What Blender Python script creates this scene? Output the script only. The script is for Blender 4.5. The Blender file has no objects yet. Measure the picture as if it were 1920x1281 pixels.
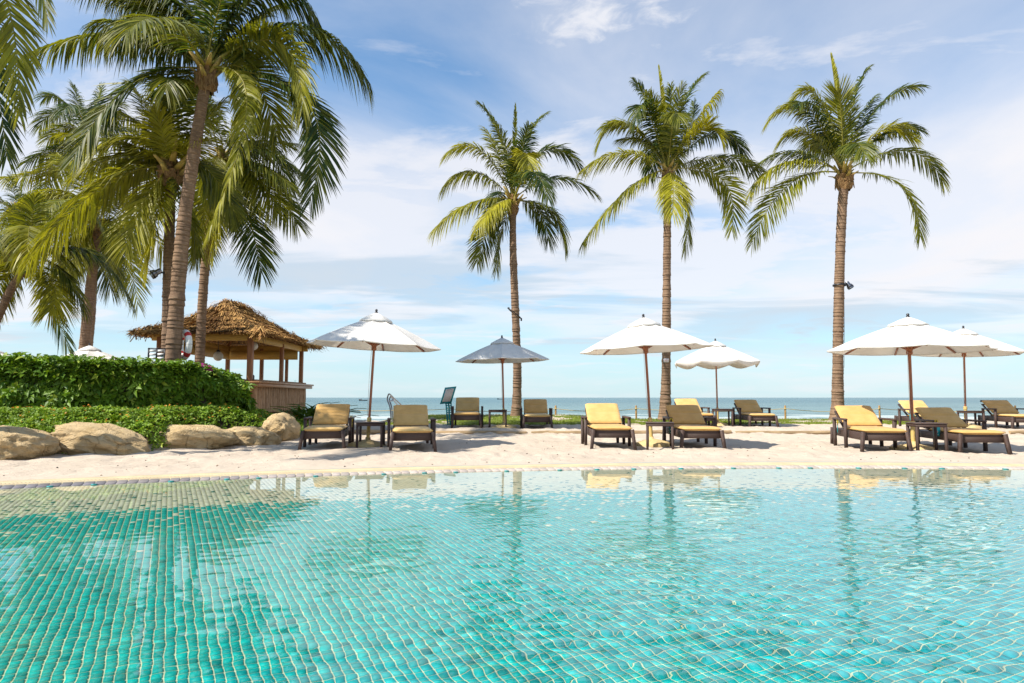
import bpy, bmesh, math, random
import numpy as np
from mathutils import Vector, Matrix, noise as mnoise
S = bpy.context.scene
COL = S.collection
rng = np.random.default_rng(11)
random.seed(5)
R = math.radians

# ------------------------------------------------------------------ camera, sky, sun, exposure
F, CX, CY, HOR = 1280.0, 960.0, 640.5, 745.5      # focal length in photo pixels (24 mm on 36 mm)
CAMZ = 0.91
PITCH = math.atan((HOR - CY) / F)
cam = bpy.data.cameras.new('camera')
cam_ob = bpy.data.objects.new('camera', cam)
COL.objects.link(cam_ob)
S.camera = cam_ob
cam.sensor_width = 36.0
cam.lens = F * 36.0 / 1920.0
cam.clip_end = 30000
cam.clip_start = 0.05
cam_ob.location = (0, 0, CAMZ)
cam_ob.rotation_euler = (math.pi / 2 + PITCH, 0, 0)

SUN_DIR = Vector((-0.80, -0.42, 1.0)).normalized()      # towards the sun
SUN_EL = math.asin(SUN_DIR.z)
SUN_AZ = math.atan2(SUN_DIR.x, SUN_DIR.y)
SKY_STRENGTH = 0.095
sun_l = bpy.data.lights.new('sun', 'SUN')
sun_l.energy = 5.0
sun_l.angle = R(0.53)
sun_l.color = (1.0, 0.93, 0.82)
sun_l.cycles.is_caustics_light = True
sun_ob = bpy.data.objects.new('sun', sun_l)
COL.objects.link(sun_ob)
sun_ob.rotation_euler = SUN_DIR.to_track_quat('Z', 'Y').to_euler()
sun_ob.location = (-20, -10, 30)

world = bpy.data.worlds.new('World')
S.world = world
world.use_nodes = True


class G:
    """small helper for writing node graphs"""
    def __init__(s, nt):
        s.nt = nt
    def n(s, typ, _attrs=None, **inp):
        nd = s.nt.nodes.new(typ)
        for k, v in (_attrs or {}).items():
            setattr(nd, k, v)
        for k, v in inp.items():
            key = int(k[1:]) if k[0] == '_' else k.replace('_', ' ')
            sock = nd.inputs[key]
            s.put(sock, v)
        return nd
    def put(s, sock, v):
        if hasattr(v, 'is_output') or isinstance(v, bpy.types.NodeSocket):
            s.nt.links.new(v, sock)
        elif isinstance(v, bpy.types.Node):
            s.nt.links.new(v.outputs[0], sock)
        else:
            if isinstance(v, tuple) and sock.type == 'RGBA' and len(v) == 3:
                v = v + (1.0,)
            sock.default_value = v
    def math(s, op, a, b=0.0, c=None, clamp=False):
        nd = s.nt.nodes.new('ShaderNodeMath')
        nd.operation = op
        nd.use_clamp = clamp
        s.put(nd.inputs[0], a)
        s.put(nd.inputs[1], b)
        if c is not None:
            s.put(nd.inputs[2], c)
        return nd.outputs[0]
    def mix(s, fac, a, b, blend='MIX'):
        nd = s.nt.nodes.new('ShaderNodeMix')
        nd.data_type = 'RGBA'
        nd.blend_type = blend
        s.put(nd.inputs[0], fac)
        s.put(nd.inputs[6], a)
        s.put(nd.inputs[7], b)
        return nd.outputs[2]
    def ramp(s, fac, stops, interp='LINEAR'):
        nd = s.nt.nodes.new('ShaderNodeValToRGB')
        cr = nd.color_ramp
        cr.interpolation = interp
        while len(cr.elements) < len(stops):
            cr.elements.new(0.5)
        for e, (p, c) in zip(cr.elements, stops):
            e.position = p
            if not isinstance(c, tuple):
                c = (c, c, c)
            e.color = c + (1.0,)
        s.put(nd.inputs[0], fac)
        return nd.outputs[0]
    def smooth(s, v, a, b, lo=0.0, hi=1.0):
        nd = s.nt.nodes.new('ShaderNodeMapRange')
        nd.interpolation_type = 'SMOOTHSTEP'
        s.put(nd.inputs[0], v)
        for i, x in enumerate((a, b, lo, hi)):
            s.put(nd.inputs[i + 1], x)
        return nd.outputs[0]
    def noise(s, vec, scale, detail=4, rough=0.5, dist=0.0):
        nd = s.nt.nodes.new('ShaderNodeTexNoise')
        if vec is not None:
            s.put(nd.inputs['Vector'], vec)
        nd.inputs['Scale'].default_value = scale
        nd.inputs['Detail'].default_value = detail
        nd.inputs['Roughness'].default_value = rough
        nd.inputs['Distortion'].default_value = dist
        return nd.outputs[0]
    def mapping(s, vec, loc=(0, 0, 0), rot=(0, 0, 0), scale=(1, 1, 1)):
        nd = s.nt.nodes.new('ShaderNodeMapping')
        s.put(nd.inputs[0], vec)
        nd.inputs[1].default_value = loc
        nd.inputs[2].default_value = rot
        nd.inputs[3].default_value = scale
        return nd.outputs[0]


def build_world():
    nt = world.node_tree
    for n_ in list(nt.nodes):
        nt.nodes.remove(n_)
    g = G(nt)
    sky = nt.nodes.new('ShaderNodeTexSky')
    sky.sky_type = 'NISHITA'
    sky.sun_disc = False
    sky.sun_elevation = SUN_EL
    sky.sun_rotation = SUN_AZ
    sky.air_density = 1.0
    sky.dust_density = 0.3
    sky.ozone_density = 1.5
    tc = nt.nodes.new('ShaderNodeTexCoord')
    sep = g.n('ShaderNodeSeparateXYZ', _0=tc.outputs['Generated'])
    x, y, z0 = sep.outputs[0], sep.outputs[1], sep.outputs[2]
    z = g.math('MAXIMUM', z0, 0.0)
    den = g.math('ADD', z, 0.09)
    px = g.math('DIVIDE', x, den)
    py = g.math('DIVIDE', y, den)
    P = g.n('ShaderNodeCombineXYZ', _0=px, _1=py).outputs[0]
    # blue air, paler and more cyan towards the horizon
    air = g.mix(1.0, sky.outputs[0], (0.74, 1.17, 1.36), 'MULTIPLY')
    hz = g.smooth(z, 0.0, 0.20, 1.0, 0.0)
    air = g.mix(g.math('MULTIPLY', hz, 0.8), air, (4.6, 5.7, 6.35))
    # cloud veil: broad wisps on a flat cloud sheet
    n1 = g.noise(g.mapping(P, loc=(3.1, 1.7, 0), rot=(0, 0, 0.5), scale=(0.75, 0.62, 1)), 1.0, 9, 0.55, 0.5)
    n2 = g.noise(g.mapping(P, loc=(8.3, 4.2, 2), rot=(0, 0, -0.15), scale=(0.9, 1.3, 1)), 1.1, 9, 0.6, 0.35)
    cover = g.ramp(z, [(0.0, 0.44), (0.06, 0.54), (0.10, 0.68), (0.17, 0.80), (0.27, 0.80), (0.36, 0.68), (0.45, 0.58), (0.56, 0.52), (1.0, 0.50)])
    side = g.smooth(x, -0.1, 0.65, -0.03, 0.08)
    v = g.math('ADD', g.math('ADD', n1, cover), side)
    veil = g.smooth(v, 0.80, 1.55)
    streak = g.smooth(g.math('ADD', n2, cover), 1.05, 1.3)
    m = g.math('MAXIMUM', veil, g.math('MULTIPLY', streak, 0.85))
    # soft grey-blue undersides in the low cloud
    n3 = g.noise(g.mapping(P, loc=(1.3, 7.7, 5), rot=(0, 0, 0.1), scale=(0.55, 1.2, 1)), 0.9, 8, 0.55, 0.5)
    low = g.math('MULTIPLY', g.smooth(z, 0.03, 0.09), g.smooth(z, 0.18, 0.30, 1.0, 0.0))
    grey = g.math('MULTIPLY', g.smooth(n3, 0.44, 0.56), low)
    ccol = g.mix(grey, (6.55, 6.5, 6.75), (4.6, 5.2, 5.85))
    col = g.mix(m, air, ccol)
    # one bright tuft high in the view and puffy heads low on the right
    d = g.n('ShaderNodeVectorMath', {'operation': 'SUBTRACT'}, _0=tc.outputs['Generated'], _1=(0.115, 0.858, 0.498))
    dm = g.mapping(d.outputs[0], rot=(0, 0.25, 0), scale=(1.0, 1.0, 3.0))
    ln = g.n('ShaderNodeVectorMath', {'operation': 'LENGTH'}, _0=dm).outputs['Value']
    n4 = g.noise(g.mapping(tc.outputs['Generated'], scale=(1, 1, 2.2)), 16, 8, 0.62, 0.6)
    tuft = g.smooth(g.math('SUBTRACT', n4, g.math('MULTIPLY', ln, 2.2)), 0.27, 0.60)
    col = g.mix(g.math('MULTIPLY', tuft, 0.7), col, (7.0, 6.9, 7.0))
    bg = g.n('ShaderNodeBackground', Color=col, Strength=SKY_STRENGTH)
    out = g.n('ShaderNodeOutputWorld', Surface=bg)


build_world()
S.render.engine = 'CYCLES'
S.view_settings.view_transform = 'Standard'
S.view_settings.look = 'None'
S.view_settings.exposure = 0.60
S.view_settings.gamma = 1.0
S.view_settings.use_curve_mapping = False
S.cycles.use_denoising = True
S.cycles.max_bounces = 10
S.cycles.transmission_bounces = 8
S.cycles.transparent_max_bounces = 8
S.cycles.diffuse_bounces = 4
S.cycles.sample_clamp_indirect = 6.0
S.cycles.caustics_reflective = False
S.cycles.caustics_refractive = True


# ------------------------------------------------------------------ helpers
def ray(px, py):
    u = (px - CX) / F
    v = (CY - py) / F
    ct, st = math.cos(PITCH), math.sin(PITCH)
    return u, ct - v * st, st + v * ct


def at(px, py, Y):
    """world point seen at photo pixel (px, py) at world depth Y"""
    u, dy, dz = ray(px, py)
    s = Y / dy
    return Vector((u * s, Y, CAMZ + dz * s))


def on(px, py, z=0.0):
    """world point on the level z seen at photo pixel (px, py)"""
    u, dy, dz = ray(px, py)
    s = (z - CAMZ) / dz
    return Vector((u * s, dy * s, z))


def sstep(a, b, x):
    t = np.clip((x - a) / (b - a), 0, 1)
    return t * t * (3 - 2 * t)


def _h(ix, iy, seed):
    n = (ix.astype(np.int64) * 374761393 + iy.astype(np.int64) * 668265263 + seed * 974711) & 0x7fffffff
    n = ((n ^ (n >> 13)) * 1274126177) & 0x7fffffff
    n = (n ^ (n >> 16)) & 0xffff
    return n / 65535.0


def vnoise(x, y, seed=0):
    x = np.asarray(x, float); y = np.asarray(y, float)
    ix, iy = np.floor(x), np.floor(y)
    fx, fy = x - ix, y - iy
    fx = fx * fx * (3 - 2 * fx); fy = fy * fy * (3 - 2 * fy)
    a = _h(ix, iy, seed); b = _h(ix + 1, iy, seed); c = _h(ix, iy + 1, seed); d = _h(ix + 1, iy + 1, seed)
    return (a + (b - a) * fx) * (1 - fy) + (c + (d - c) * fx) * fy - 0.5


def fbm(x, y, seed=0, octv=4):
    s = 0; a = 1.0
    for k in range(octv):
        s = s + a * vnoise(x * 2 ** k, y * 2 ** k, seed + k * 17)
        a *= 0.5
    return s


def link(o, parent=None):
    COL.objects.link(o)
    if parent is not None:
        o.parent = parent
    return o


def mesh_from(name, V, Fa, mat=None, smooth=False, attr=None):
    """V: (n,3) array, Fa: list of arrays of faces (quads/tris) or list"""
    me = bpy.data.meshes.new(name)
    if isinstance(Fa, np.ndarray):
        Fa = [Fa]
    Fa = [f for f in Fa if len(f)]
    nl = sum(f.size for f in Fa)
    npoly = sum(len(f) for f in Fa)
    me.vertices.add(len(V))
    me.vertices.foreach_set('co', np.asarray(V, np.float32).ravel())
    me.loops.add(nl)
    me.loops.foreach_set('vertex_index', np.concatenate([f.ravel() for f in Fa]).astype(np.int32))
    tot = np.concatenate([np.full(len(f), f.shape[1]) for f in Fa])
    st = np.concatenate([[0], np.cumsum(tot)[:-1]])
    me.polygons.add(npoly)
    me.polygons.foreach_set('loop_start', st.astype(np.int32))
    me.update(calc_edges=True)
    if smooth:
        me.polygons.foreach_set('use_smooth', np.ones(npoly, bool))
    if mat is not None:
        me.materials.append(mat)
    if attr:
        for k, a in attr.items():
            a = np.asarray(a, np.float32)
            if a.ndim == 1:
                at_ = me.attributes.new(k, 'FLOAT', 'POINT')
                at_.data.foreach_set('value', a)
            else:
                at_ = me.attributes.new(k, 'FLOAT_COLOR', 'POINT')
                c4 = np.ones((len(a), 4), np.float32)
                c4[:, :3] = a
                at_.data.foreach_set('color', c4.ravel())
    me.validate()
    return me


class MB:
    """collects simple solids into one mesh"""
    def __init__(s):
        s.v = []; s.q = []; s.t = []; s.n = 0
    def add(s, V, quads=None, tris=None):
        V = np.asarray(V, float)
        if quads is not None and len(quads):
            s.q.append(np.asarray(quads, int) + s.n)
        if tris is not None and len(tris):
            s.t.append(np.asarray(tris, int) + s.n)
        s.v.append(V); s.n += len(V)
        return s
    def box(s, c, size, rot=None, taper=1.0, bev=0.0):
        """box; taper scales the top; bev bevels its vertical and horizontal edges"""
        hx, hy, hz = size[0] / 2, size[1] / 2, size[2] / 2
        if bev > 0:
            b = min(bev, hx * .9, hy * .9, hz * .9)
            rings = [(-hz, b), (-hz + b, 0), (hz - b, 0), (hz, b)]
            V = []
            for (zz, ins) in rings:
                x, y = hx - ins, hy - ins
                bb = b if ins == 0 else b * .5
                V += [(-x + bb, -y, zz), (x - bb, -y, zz), (x, -y + bb, zz), (x, y - bb, zz), (x - bb, y, zz), (-x + bb, y, zz), (-x, y - bb, zz), (-x, -y + bb, zz)]
            V = np.array(V)
            k = 8
            Q = [(i * k + j, i * k + (j + 1) % k, (i + 1) * k + (j + 1) % k, (i + 1) * k + j) for i in range(3) for j in range(k)]
            Q += [(0, 7, 6, 5), (0, 5, 4, 3), (0, 3, 2, 1)]
            o = 24
            Q += [(o, o + 1, o + 2, o + 3), (o, o + 3, o + 4, o + 5), (o, o + 5, o + 6, o + 7)]
        else:
            V = np.array([(x, y, z) for z in (-hz, hz) for (x, y) in ((-hx, -hy), (hx, -hy), (hx, hy), (-hx, hy))], float)
            Q = [(0, 3, 2, 1), (4, 5, 6, 7), (0, 1, 5, 4), (1, 2, 6, 5), (2, 3, 7, 6), (3, 0, 4, 7)]
        if taper != 1.0:
            t = (V[:, 2] + hz) / (2 * hz)
            V[:, :2] *= (1 + (taper - 1) * t)[:, None]
        if rot is not None:
            M = np.array(rot.to_matrix() if hasattr(rot, 'to_matrix') else rot)
            V = V @ M.T
        return s.add(V + np.array(c), Q)
    def bar(s, p0, p1, w, h, w1=None, h1=None, bev=0.0):
        """rectangular bar from p0 to p1"""
        p0, p1 = Vector(p0), Vector(p1)
        d = p1 - p0
        L = d.length
        d.normalize()
        ref = Vector((0, 0, 1)) if abs(d.z) < 0.9 else Vector((0, 1, 0))
        sx = d.cross(ref).normalized()
        sy = sx.cross(d).normalized()
        w1 = w if w1 is None else w1; h1 = h if h1 is None else h1
        V = []
        for (p, a, b) in ((p0, w, h), (p1, w1, h1)):
            for (i, j) in ((-1, -1), (1, -1), (1, 1), (-1, 1)):
                V.append(p + sx * (i * a / 2) + sy * (j * b / 2))
        Q = [(0, 3, 2, 1), (4, 5, 6, 7), (0, 1, 5, 4), (1, 2, 6, 5), (2, 3, 7, 6), (3, 0, 4, 7)]
        return s.add([tuple(v) for v in V], Q)
    def tube(s, pts, rad, n=8, cap=True):
        pts = np.array([tuple(p) for p in pts], float)
        m = len(pts)
        rad = np.full(m, rad) if np.isscalar(rad) else np.asarray(rad, float)
        T = np.gradient(pts, axis=0)
        T /= np.linalg.norm(T, axis=1)[:, None] + 1e-12
        up = np.array((0, 0, 1.0)) if abs(T[0, 2]) < 0.9 else np.array((0, 1.0, 0))
        a = np.arange(n) * 2 * math.pi / n
        V = []
        for i in range(m):
            sx = np.cross(T[i], up); sx /= np.linalg.norm(sx) + 1e-12
            sy = np.cross(sx, T[i])
            up = sy if m > 3 else up
            V.append(pts[i] + rad[i] * (np.cos(a)[:, None] * sx + np.sin(a)[:, None] * sy))
        V = np.concatenate(V)
        Q = [(i * n + j, i * n + (j + 1) % n, (i + 1) * n + (j + 1) % n, (i + 1) * n + j) for i in range(m - 1) for j in range(n)]
        T3 = []
        if cap:
            V = np.concatenate([V, pts[:1], pts[-1:]])
            T3 = [(j + 0, m * n, (j + 1) % n) for j in range(n)][::1] + [((m - 1) * n + j, (m - 1) * n + (j + 1) % n, m * n + 1) for j in range(n)]
        return s.add(V, Q, T3)
    def lathe(s, prof, n=16, c=(0, 0, 0)):
        """profile [(r,z)...] turned about z"""
        a = np.arange(n) * 2 * math.pi / n
        V = np.concatenate([np.stack([r * np.cos(a), r * np.sin(a), np.full(n, z)], 1) for r, z in prof])
        m = len(prof)
        Q = [(i * n + j, i * n + (j + 1) % n, (i + 1) * n + (j + 1) % n, (i + 1) * n + j) for i in range(m - 1) for j in range(n)]
        return s.add(V + np.array(c), Q)
    def sphere(s, c, r, n=14, m=8, sc=(1, 1, 1)):
        prof = [(max(1e-4, math.sin(math.pi * i / m)), -math.cos(math.pi * i / m)) for i in range(m + 1)]
        b = MB().lathe(prof, n)
        V = np.concatenate(b.v) * r * np.array(sc) + np.array(c)
        return s.add(V, np.concatenate(b.q))
    def mesh(s, name, mat, smooth=False, attr=None):
        V = np.concatenate(s.v)
        Fa = []
        if s.q: Fa.append(np.concatenate(s.q))
        if s.t: Fa.append(np.concatenate(s.t))
        return mesh_from(name, V, Fa, mat, smooth, attr)
    def obj(s, name, mat, parent=None, smooth=False, attr=None):
        o = bpy.data.objects.new(name, s.mesh(name, mat, smooth, attr))
        if smooth:
            try:
                o.data.set_sharp_from_angle(angle=R(38))
            except Exception:
                pass
        return link(o, parent)


def empty(name, loc, label, cat, group=None, rz=0.0):
    o = bpy.data.objects.new(name, None)
    o.empty_display_size = 0.2
    COL.objects.link(o)
    o.location = loc
    o.rotation_euler = (0, 0, rz)
    tag(o, label, cat, group)
    return o


def tag(o, label=None, cat=None, group=None, kind=None):
    if label: o['label'] = label
    if cat: o['category'] = cat
    if group: o['group'] = group
    if kind: o['kind'] = kind
    return o


def kids(o):
    return [c for c in bpy.data.objects if c.parent == o]


def copy_tree(o, parent=None, _m=None):
    if _m is None:
        _m = {}
        for c in bpy.data.objects:
            if c.parent is not None:
                _m.setdefault(c.parent.name, []).append(c)
    c = o.copy()
    COL.objects.link(c)
    if parent is not None:
        c.parent = parent
    for ch in _m.get(o.name, []):
        copy_tree(ch, c, _m)
    return c


# ------------------------------------------------------------------ materials
def new_mat(name):
    m = bpy.data.materials.new(name)
    m.use_nodes = True
    nt = m.node_tree
    for n_ in list(nt.nodes):
        nt.nodes.remove(n_)
    return m, G(nt)


def finish(g, shader, disp=None):
    out = g.n('ShaderNodeOutputMaterial', Surface=shader)


def simple(name, c0, c1=None, rough=0.6, scale=6.0, spec=0.4, bump=0.0, bscale=None, metal=0.0, detail=5, stretch=(1, 1, 1), lo=.35, hi=.65):
    """principled with two tones mixed by noise and a fine bump"""
    m, g = new_mat(name)
    tc = g.n('ShaderNodeTexCoord')
    vec = g.mapping(tc.outputs['Object'], scale=stretch)
    nz = g.noise(vec, scale, detail, 0.6)
    col = g.mix(g.smooth(nz, lo, hi), c0, c1 or tuple(x * .8 for x in c0))
    b = g.n('ShaderNodeBsdfPrincipled', Base_Color=col, Roughness=rough, Metallic=metal)
    b.inputs['Specular IOR Level'].default_value = spec
    if bump:
        nb = g.noise(vec, bscale or scale * 4, 4, 0.6)
        bp = g.n('ShaderNodeBump', Strength=bump, Distance=0.01, Height=nb)
        g.put(b.inputs['Normal'], bp.outputs[0])
    finish(g, b)
    return m


def cloth_mat(name, c0, c1, trans=0.3, weave=0.15):
    m, g = new_mat(name)
    tc = g.n('ShaderNodeTexCoord')
    nz = g.noise(tc.outputs['Object'], 3.0, 5, .6)
    col = g.mix(g.smooth(nz, .35, .7), c0, c1)
    nb = g.noise(tc.outputs['Object'], 9, 3, .5)
    bp = g.n('ShaderNodeBump', Strength=weave, Distance=.02, Height=nb)
    d = g.n('ShaderNodeBsdfDiffuse', Color=col, Normal=bp)
    t = g.n('ShaderNodeBsdfTranslucent', Color=col, Normal=bp)
    mx = g.n('ShaderNodeMixShader', _0=trans, _1=d.outputs[0], _2=t.outputs[0])
    finish(g, mx)
    return m


def attr_mat(name, a='tint', rough=.5, spec=.4, trans=0.0, bump=0.0, noise_amt=.15, nscale=8, tmul=(1, 1, 1)):
    """colour read from the per-vertex tint attribute, with a little mottling"""
    m, g = new_mat(name)
    at_ = g.n('ShaderNodeAttribute', {'attribute_name': a})
    tc = g.n('ShaderNodeTexCoord')
    nz = g.noise(tc.outputs['Object'], nscale, 5, .6)
    f = g.smooth(nz, .3, .7, 1 - noise_amt, 1 + noise_amt)
    cmb = g.n('ShaderNodeCombineXYZ', _0=f, _1=f, _2=f)
    col = g.mix(1.0, at_.outputs['Color'], cmb.outputs[0], 'MULTIPLY')
    b = g.n('ShaderNodeBsdfPrincipled', Base_Color=col, Roughness=rough)
    b.inputs['Specular IOR Level'].default_value = spec
    if bump:
        bp = g.n('ShaderNodeBump', Strength=bump, Distance=.01, Height=g.noise(tc.outputs['Object'], nscale * 5, 4, .6))
        g.put(b.inputs['Normal'], bp.outputs[0])
    sh = b
    if trans:
        tcol = g.mix(1.0, col, tmul, 'MULTIPLY')
        t = g.n('ShaderNodeBsdfTranslucent', Color=tcol)
        sh = g.n('ShaderNodeMixShader', _0=trans, _1=b.outputs[0], _2=t.outputs[0])
    finish(g, sh)
    return m


def build_materials():
    M = {}
    M['leaf'] = attr_mat('palm_leaf', rough=.48, spec=.32, trans=.34, nscale=2.0, noise_amt=.25, tmul=(1.5, 1.45, .6))
    M['hedge_leaf'] = attr_mat('hedge_leaf', rough=.5, spec=.28, trans=.22, nscale=3, noise_amt=.25, tmul=(1.4, 1.4, .6))
    M['petal'] = attr_mat('petal', rough=.6, spec=.2, trans=.25)
    M['grass'] = attr_mat('grass_blade', rough=.5, spec=.3, trans=.25, nscale=3)
    M['thatch'] = attr_mat('thatch_straw', rough=.85, spec=.15, trans=.0, nscale=5, noise_amt=.3)
    M['tile'] = attr_mat('glazed_tile', rough=.5, spec=.25, nscale=25, noise_amt=.10)
    M['pebble'] = attr_mat('pebble', rough=.8, spec=.2, nscale=10)
    # trunk
    m, g = new_mat('palm_bark')
    tc = g.n('ShaderNodeTexCoord')
    ring = g.n('ShaderNodeAttribute', {'attribute_name': 'ring'})
    n1 = g.noise(g.mapping(tc.outputs['Object'], scale=(1, 1, .35)), 7, 6, .65)
    n2 = g.noise(g.mapping(tc.outputs['Object'], scale=(1, 1, 7)), 8, 5, .6)
    n3 = g.noise(g.mapping(tc.outputs['Object'], scale=(9, 9, 1)), 5, 4, .6)
    col = g.mix(g.smooth(n1, .3, .7), (.265, .172, .110), (.155, .100, .068))
    col = g.mix(g.math('MULTIPLY', g.smooth(n2, .5, .72), .7), col, (.40, .28, .18))
    col = g.mix(g.math('MULTIPLY', g.smooth(ring.outputs['Fac'], .72, 1.0), .5), col, (.095, .058, .038))
    bp = g.n('ShaderNodeBump', Strength=.55, Distance=.02, Height=g.math('ADD', n2, g.math('MULTIPLY', n3, .6)))
    b = g.n('ShaderNodeBsdfPrincipled', Base_Color=col, Roughness=.9, Normal=bp)
    b.inputs['Specular IOR Level'].default_value = .15
    finish(g, b)
    M['bark'] = m
    M['fibre'] = simple('palm_fibre', (.16, .085, .038), (.30, .19, .09), rough=.95, scale=14, spec=.1, bump=.6, stretch=(3, 3, .6))
    M['leaf_base'] = simple('leaf_base', (.42, .30, .07), (.27, .19, .05), rough=.6, scale=8)
    # sand
    m, g = new_mat('sand')
    tc = g.n('ShaderNodeTexCoord')
    P = tc.outputs['Object']
    n1 = g.noise(P, .55, 6, .6)
    n2 = g.noise(P, 4.0, 6, .65)
    n3 = g.noise(P, 60, 3, .7)
    n4 = g.noise(P, 220, 2, .5)
    col = g.mix(g.smooth(n1, .3, .7), (.57, .485, .39), (.515, .43, .34))
    col = g.mix(g.math('MULTIPLY', g.smooth(n2, .5, .75), .5), col, (.45, .36, .28))
    col = g.mix(g.math('MULTIPLY', g.smooth(n3, .60, .75), .5), col, (.36, .29, .225))
    h = g.math('ADD', g.math('MULTIPLY', n2, 1.0), g.math('ADD', g.math('MULTIPLY', n3, .22), g.math('MULTIPLY', n4, .1)))
    bp = g.n('ShaderNodeBump', Strength=.75, Distance=.06, Height=h)
    b = g.n('ShaderNodeBsdfPrincipled', Base_Color=col, Roughness=.95, Normal=bp)
    b.inputs['Specular IOR Level'].default_value = .12
    finish(g, b)
    M['sand'] = m
    M['soil'] = simple('bed_soil', (.055, .04, .025), (.03, .025, .015), rough=.95, scale=9, bump=.6)
    # rock
    m, g = new_mat('sandstone')
    tc = g.n('ShaderNodeTexCoord')
    P = tc.outputs['Object']
    n1 = g.noise(P, 2.2, 7, .62, .4)
    n2 = g.noise(g.mapping(P, scale=(1, 1, 2.4)), 7, 7, .68, .6)
    n3 = g.noise(P, 38, 4, .7)
    col = g.mix(g.smooth(n1, .3, .68), (.72, .545, .315), (.62, .45, .235))
    col = g.mix(g.math('MULTIPLY', g.smooth(n2, .52, .70), .75), col, (.68, .54, .35))
    col = g.mix(g.math('MULTIPLY', g.smooth(n2, .40, .27), .6), col, (.22, .13, .06))
    col = g.mix(g.math('MULTIPLY', g.smooth(n3, .58, .75), .45), col, (.24, .15, .07))
    vo = g.n('ShaderNodeTexVoronoi', {'feature': 'DISTANCE_TO_EDGE'}, Vector=g.mix(.16, P, g.n('ShaderNodeTexNoise', Vector=P, Scale=3.0, Detail=6).outputs['Color']), Scale=2.6)
    crack = g.smooth(vo.outputs['Distance'], .0, .035, 1.0, 0.0)
    crack = g.math('MULTIPLY', crack, g.smooth(n1, .42, .58))
    col = g.mix(g.math('MULTIPLY', crack, .4), col, (.14, .08, .035))
    n2 = g.math('SUBTRACT', n2, g.math('MULTIPLY', crack, .22))
    bp = g.n('ShaderNodeBump', Strength=1.0, Distance=.09, Height=g.math('ADD', n2, g.math('MULTIPLY', n3, .45)))
    b = g.n('ShaderNodeBsdfPrincipled', Base_Color=col, Roughness=.9, Normal=bp)
    b.inputs['Specular IOR Level'].default_value = .15
    finish(g, b)
    M['rock'] = m
    # wicker: woven brown strands
    m, g = new_mat('wicker')
    tc = g.n('ShaderNodeTexCoord')
    P = tc.outputs['Object']
    w1 = g.n('ShaderNodeTexWave', {'bands_direction': 'X'}, Vector=P, Scale=26.0, Distortion=.3)
    w2 = g.n('ShaderNodeTexWave', {'bands_direction': 'Z'}, Vector=P, Scale=34.0, Distortion=.3)
    w3 = g.n('ShaderNodeTexWave', {'bands_direction': 'Y'}, Vector=P, Scale=26.0, Distortion=.3)
    hh = g.math('MULTIPLY', g.math('MAXIMUM', w1.outputs['Fac'], w3.outputs['Fac']), w2.outputs['Fac'])
    nz = g.noise(P, 11, 4, .6)
    col = g.mix(g.smooth(nz, .3, .7), (.125, .068, .052), (.19, .112, .086))
    col = g.mix(g.math('MULTIPLY', hh, .55), (.045, .025, .019), col)
    bp = g.n('ShaderNodeBump', Strength=.6, Distance=.006, Height=hh)
    b = g.n('ShaderNodeBsdfPrincipled', Base_Color=col, Roughness=.5, Normal=bp)
    finish(g, b)
    M['wicker'] = m
    # cushion cloth, a shade per lounger
    m, g = new_mat('cushion')
    tc = g.n('ShaderNodeTexCoord')
    inf = g.n('ShaderNodeObjectInfo')
    nz = g.noise(tc.outputs['Object'], 4, 5, .6)
    base = g.mix(inf.outputs['Random'], (.59, .35, .12), (.63, .435, .175))
    col = g.mix(g.smooth(nz, .35, .7), base, g.mix(1.0, base, (.86, .84, .78), 'MULTIPLY'))
    nb = g.noise(g.mapping(tc.outputs['Object'], scale=(1, 2.5, 1)), 6, 4, .55)
    bp = g.n('ShaderNodeBump', Strength=.35, Distance=.03, Height=nb)
    b = g.n('ShaderNodeBsdfPrincipled', Base_Color=col, Roughness=.85, Normal=bp)
    b.inputs['Specular IOR Level'].default_value = .15
    b.inputs['Sheen Weight'].default_value = .15
    finish(g, b)
    M['cushion'] = m
    M['piping'] = simple('cushion_piping', (.40, .25, .05), rough=.8)
    M['canvas'] = cloth_mat('canvas', (.86, .84, .80), (.80, .775, .735), .33)
    M['wood'] = simple('umbrella_wood', (.34, .115, .045), (.23, .075, .03), rough=.4, scale=10, spec=.5, stretch=(4, 4, .5))
    M['cream_paint'] = simple('cream_paint', (.62, .45, .13), (.55, .40, .16), rough=.6, scale=9, bump=.15)
    M['stone_base'] = simple('umbrella_base_stone', (.60, .46, .22), (.50, .37, .18), rough=.85, scale=12, bump=.3)
    M['dark_metal'] = simple('dark_metal', (.03, .03, .035), (.05, .05, .055), rough=.4, metal=.6)
    M['steel'] = simple('steel', (.30, .31, .33), (.2, .2, .22), rough=.28, metal=1.0)
    M['beam'] = simple('yellow_beam', (.52, .31, .06), (.42, .24, .05), rough=.6, scale=6, stretch=(1, 1, 4))
    M['post'] = simple('brown_post', (.33, .14, .055), (.22, .09, .035), rough=.55, scale=9, stretch=(4, 4, .4), bump=.2)
    M['log'] = simple('split_log', (.40, .255, .145), (.25, .15, .08), rough=.85, scale=9, bump=.6, stretch=(2, 2, .6))
    M['counter'] = simple('counter_wood', (.36, .19, .085), (.26, .13, .055), rough=.4, scale=7, stretch=(4, .5, 4))
    M['thatch_base'] = simple('thatch_under', (.12, .065, .03), (.2, .12, .055), rough=.95, scale=16, bump=.7, stretch=(6, 6, 1))
    M['paving'] = simple('bar_paving', (.32, .22, .17), (.24, .165, .13), rough=.9, scale=5, bump=.3)
    M['globe'] = simple('globe_glass', (.62, .55, .44), (.56, .49, .39), rough=.35)
    M['teal_paint'] = simple('teal_paint', (.02, .30, .31), (.018, .24, .25), rough=.5, scale=6)
    M['sign_face'] = simple('sign_face', (.84, .73, .65), (.78, .66, .57), rough=.6)
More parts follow.
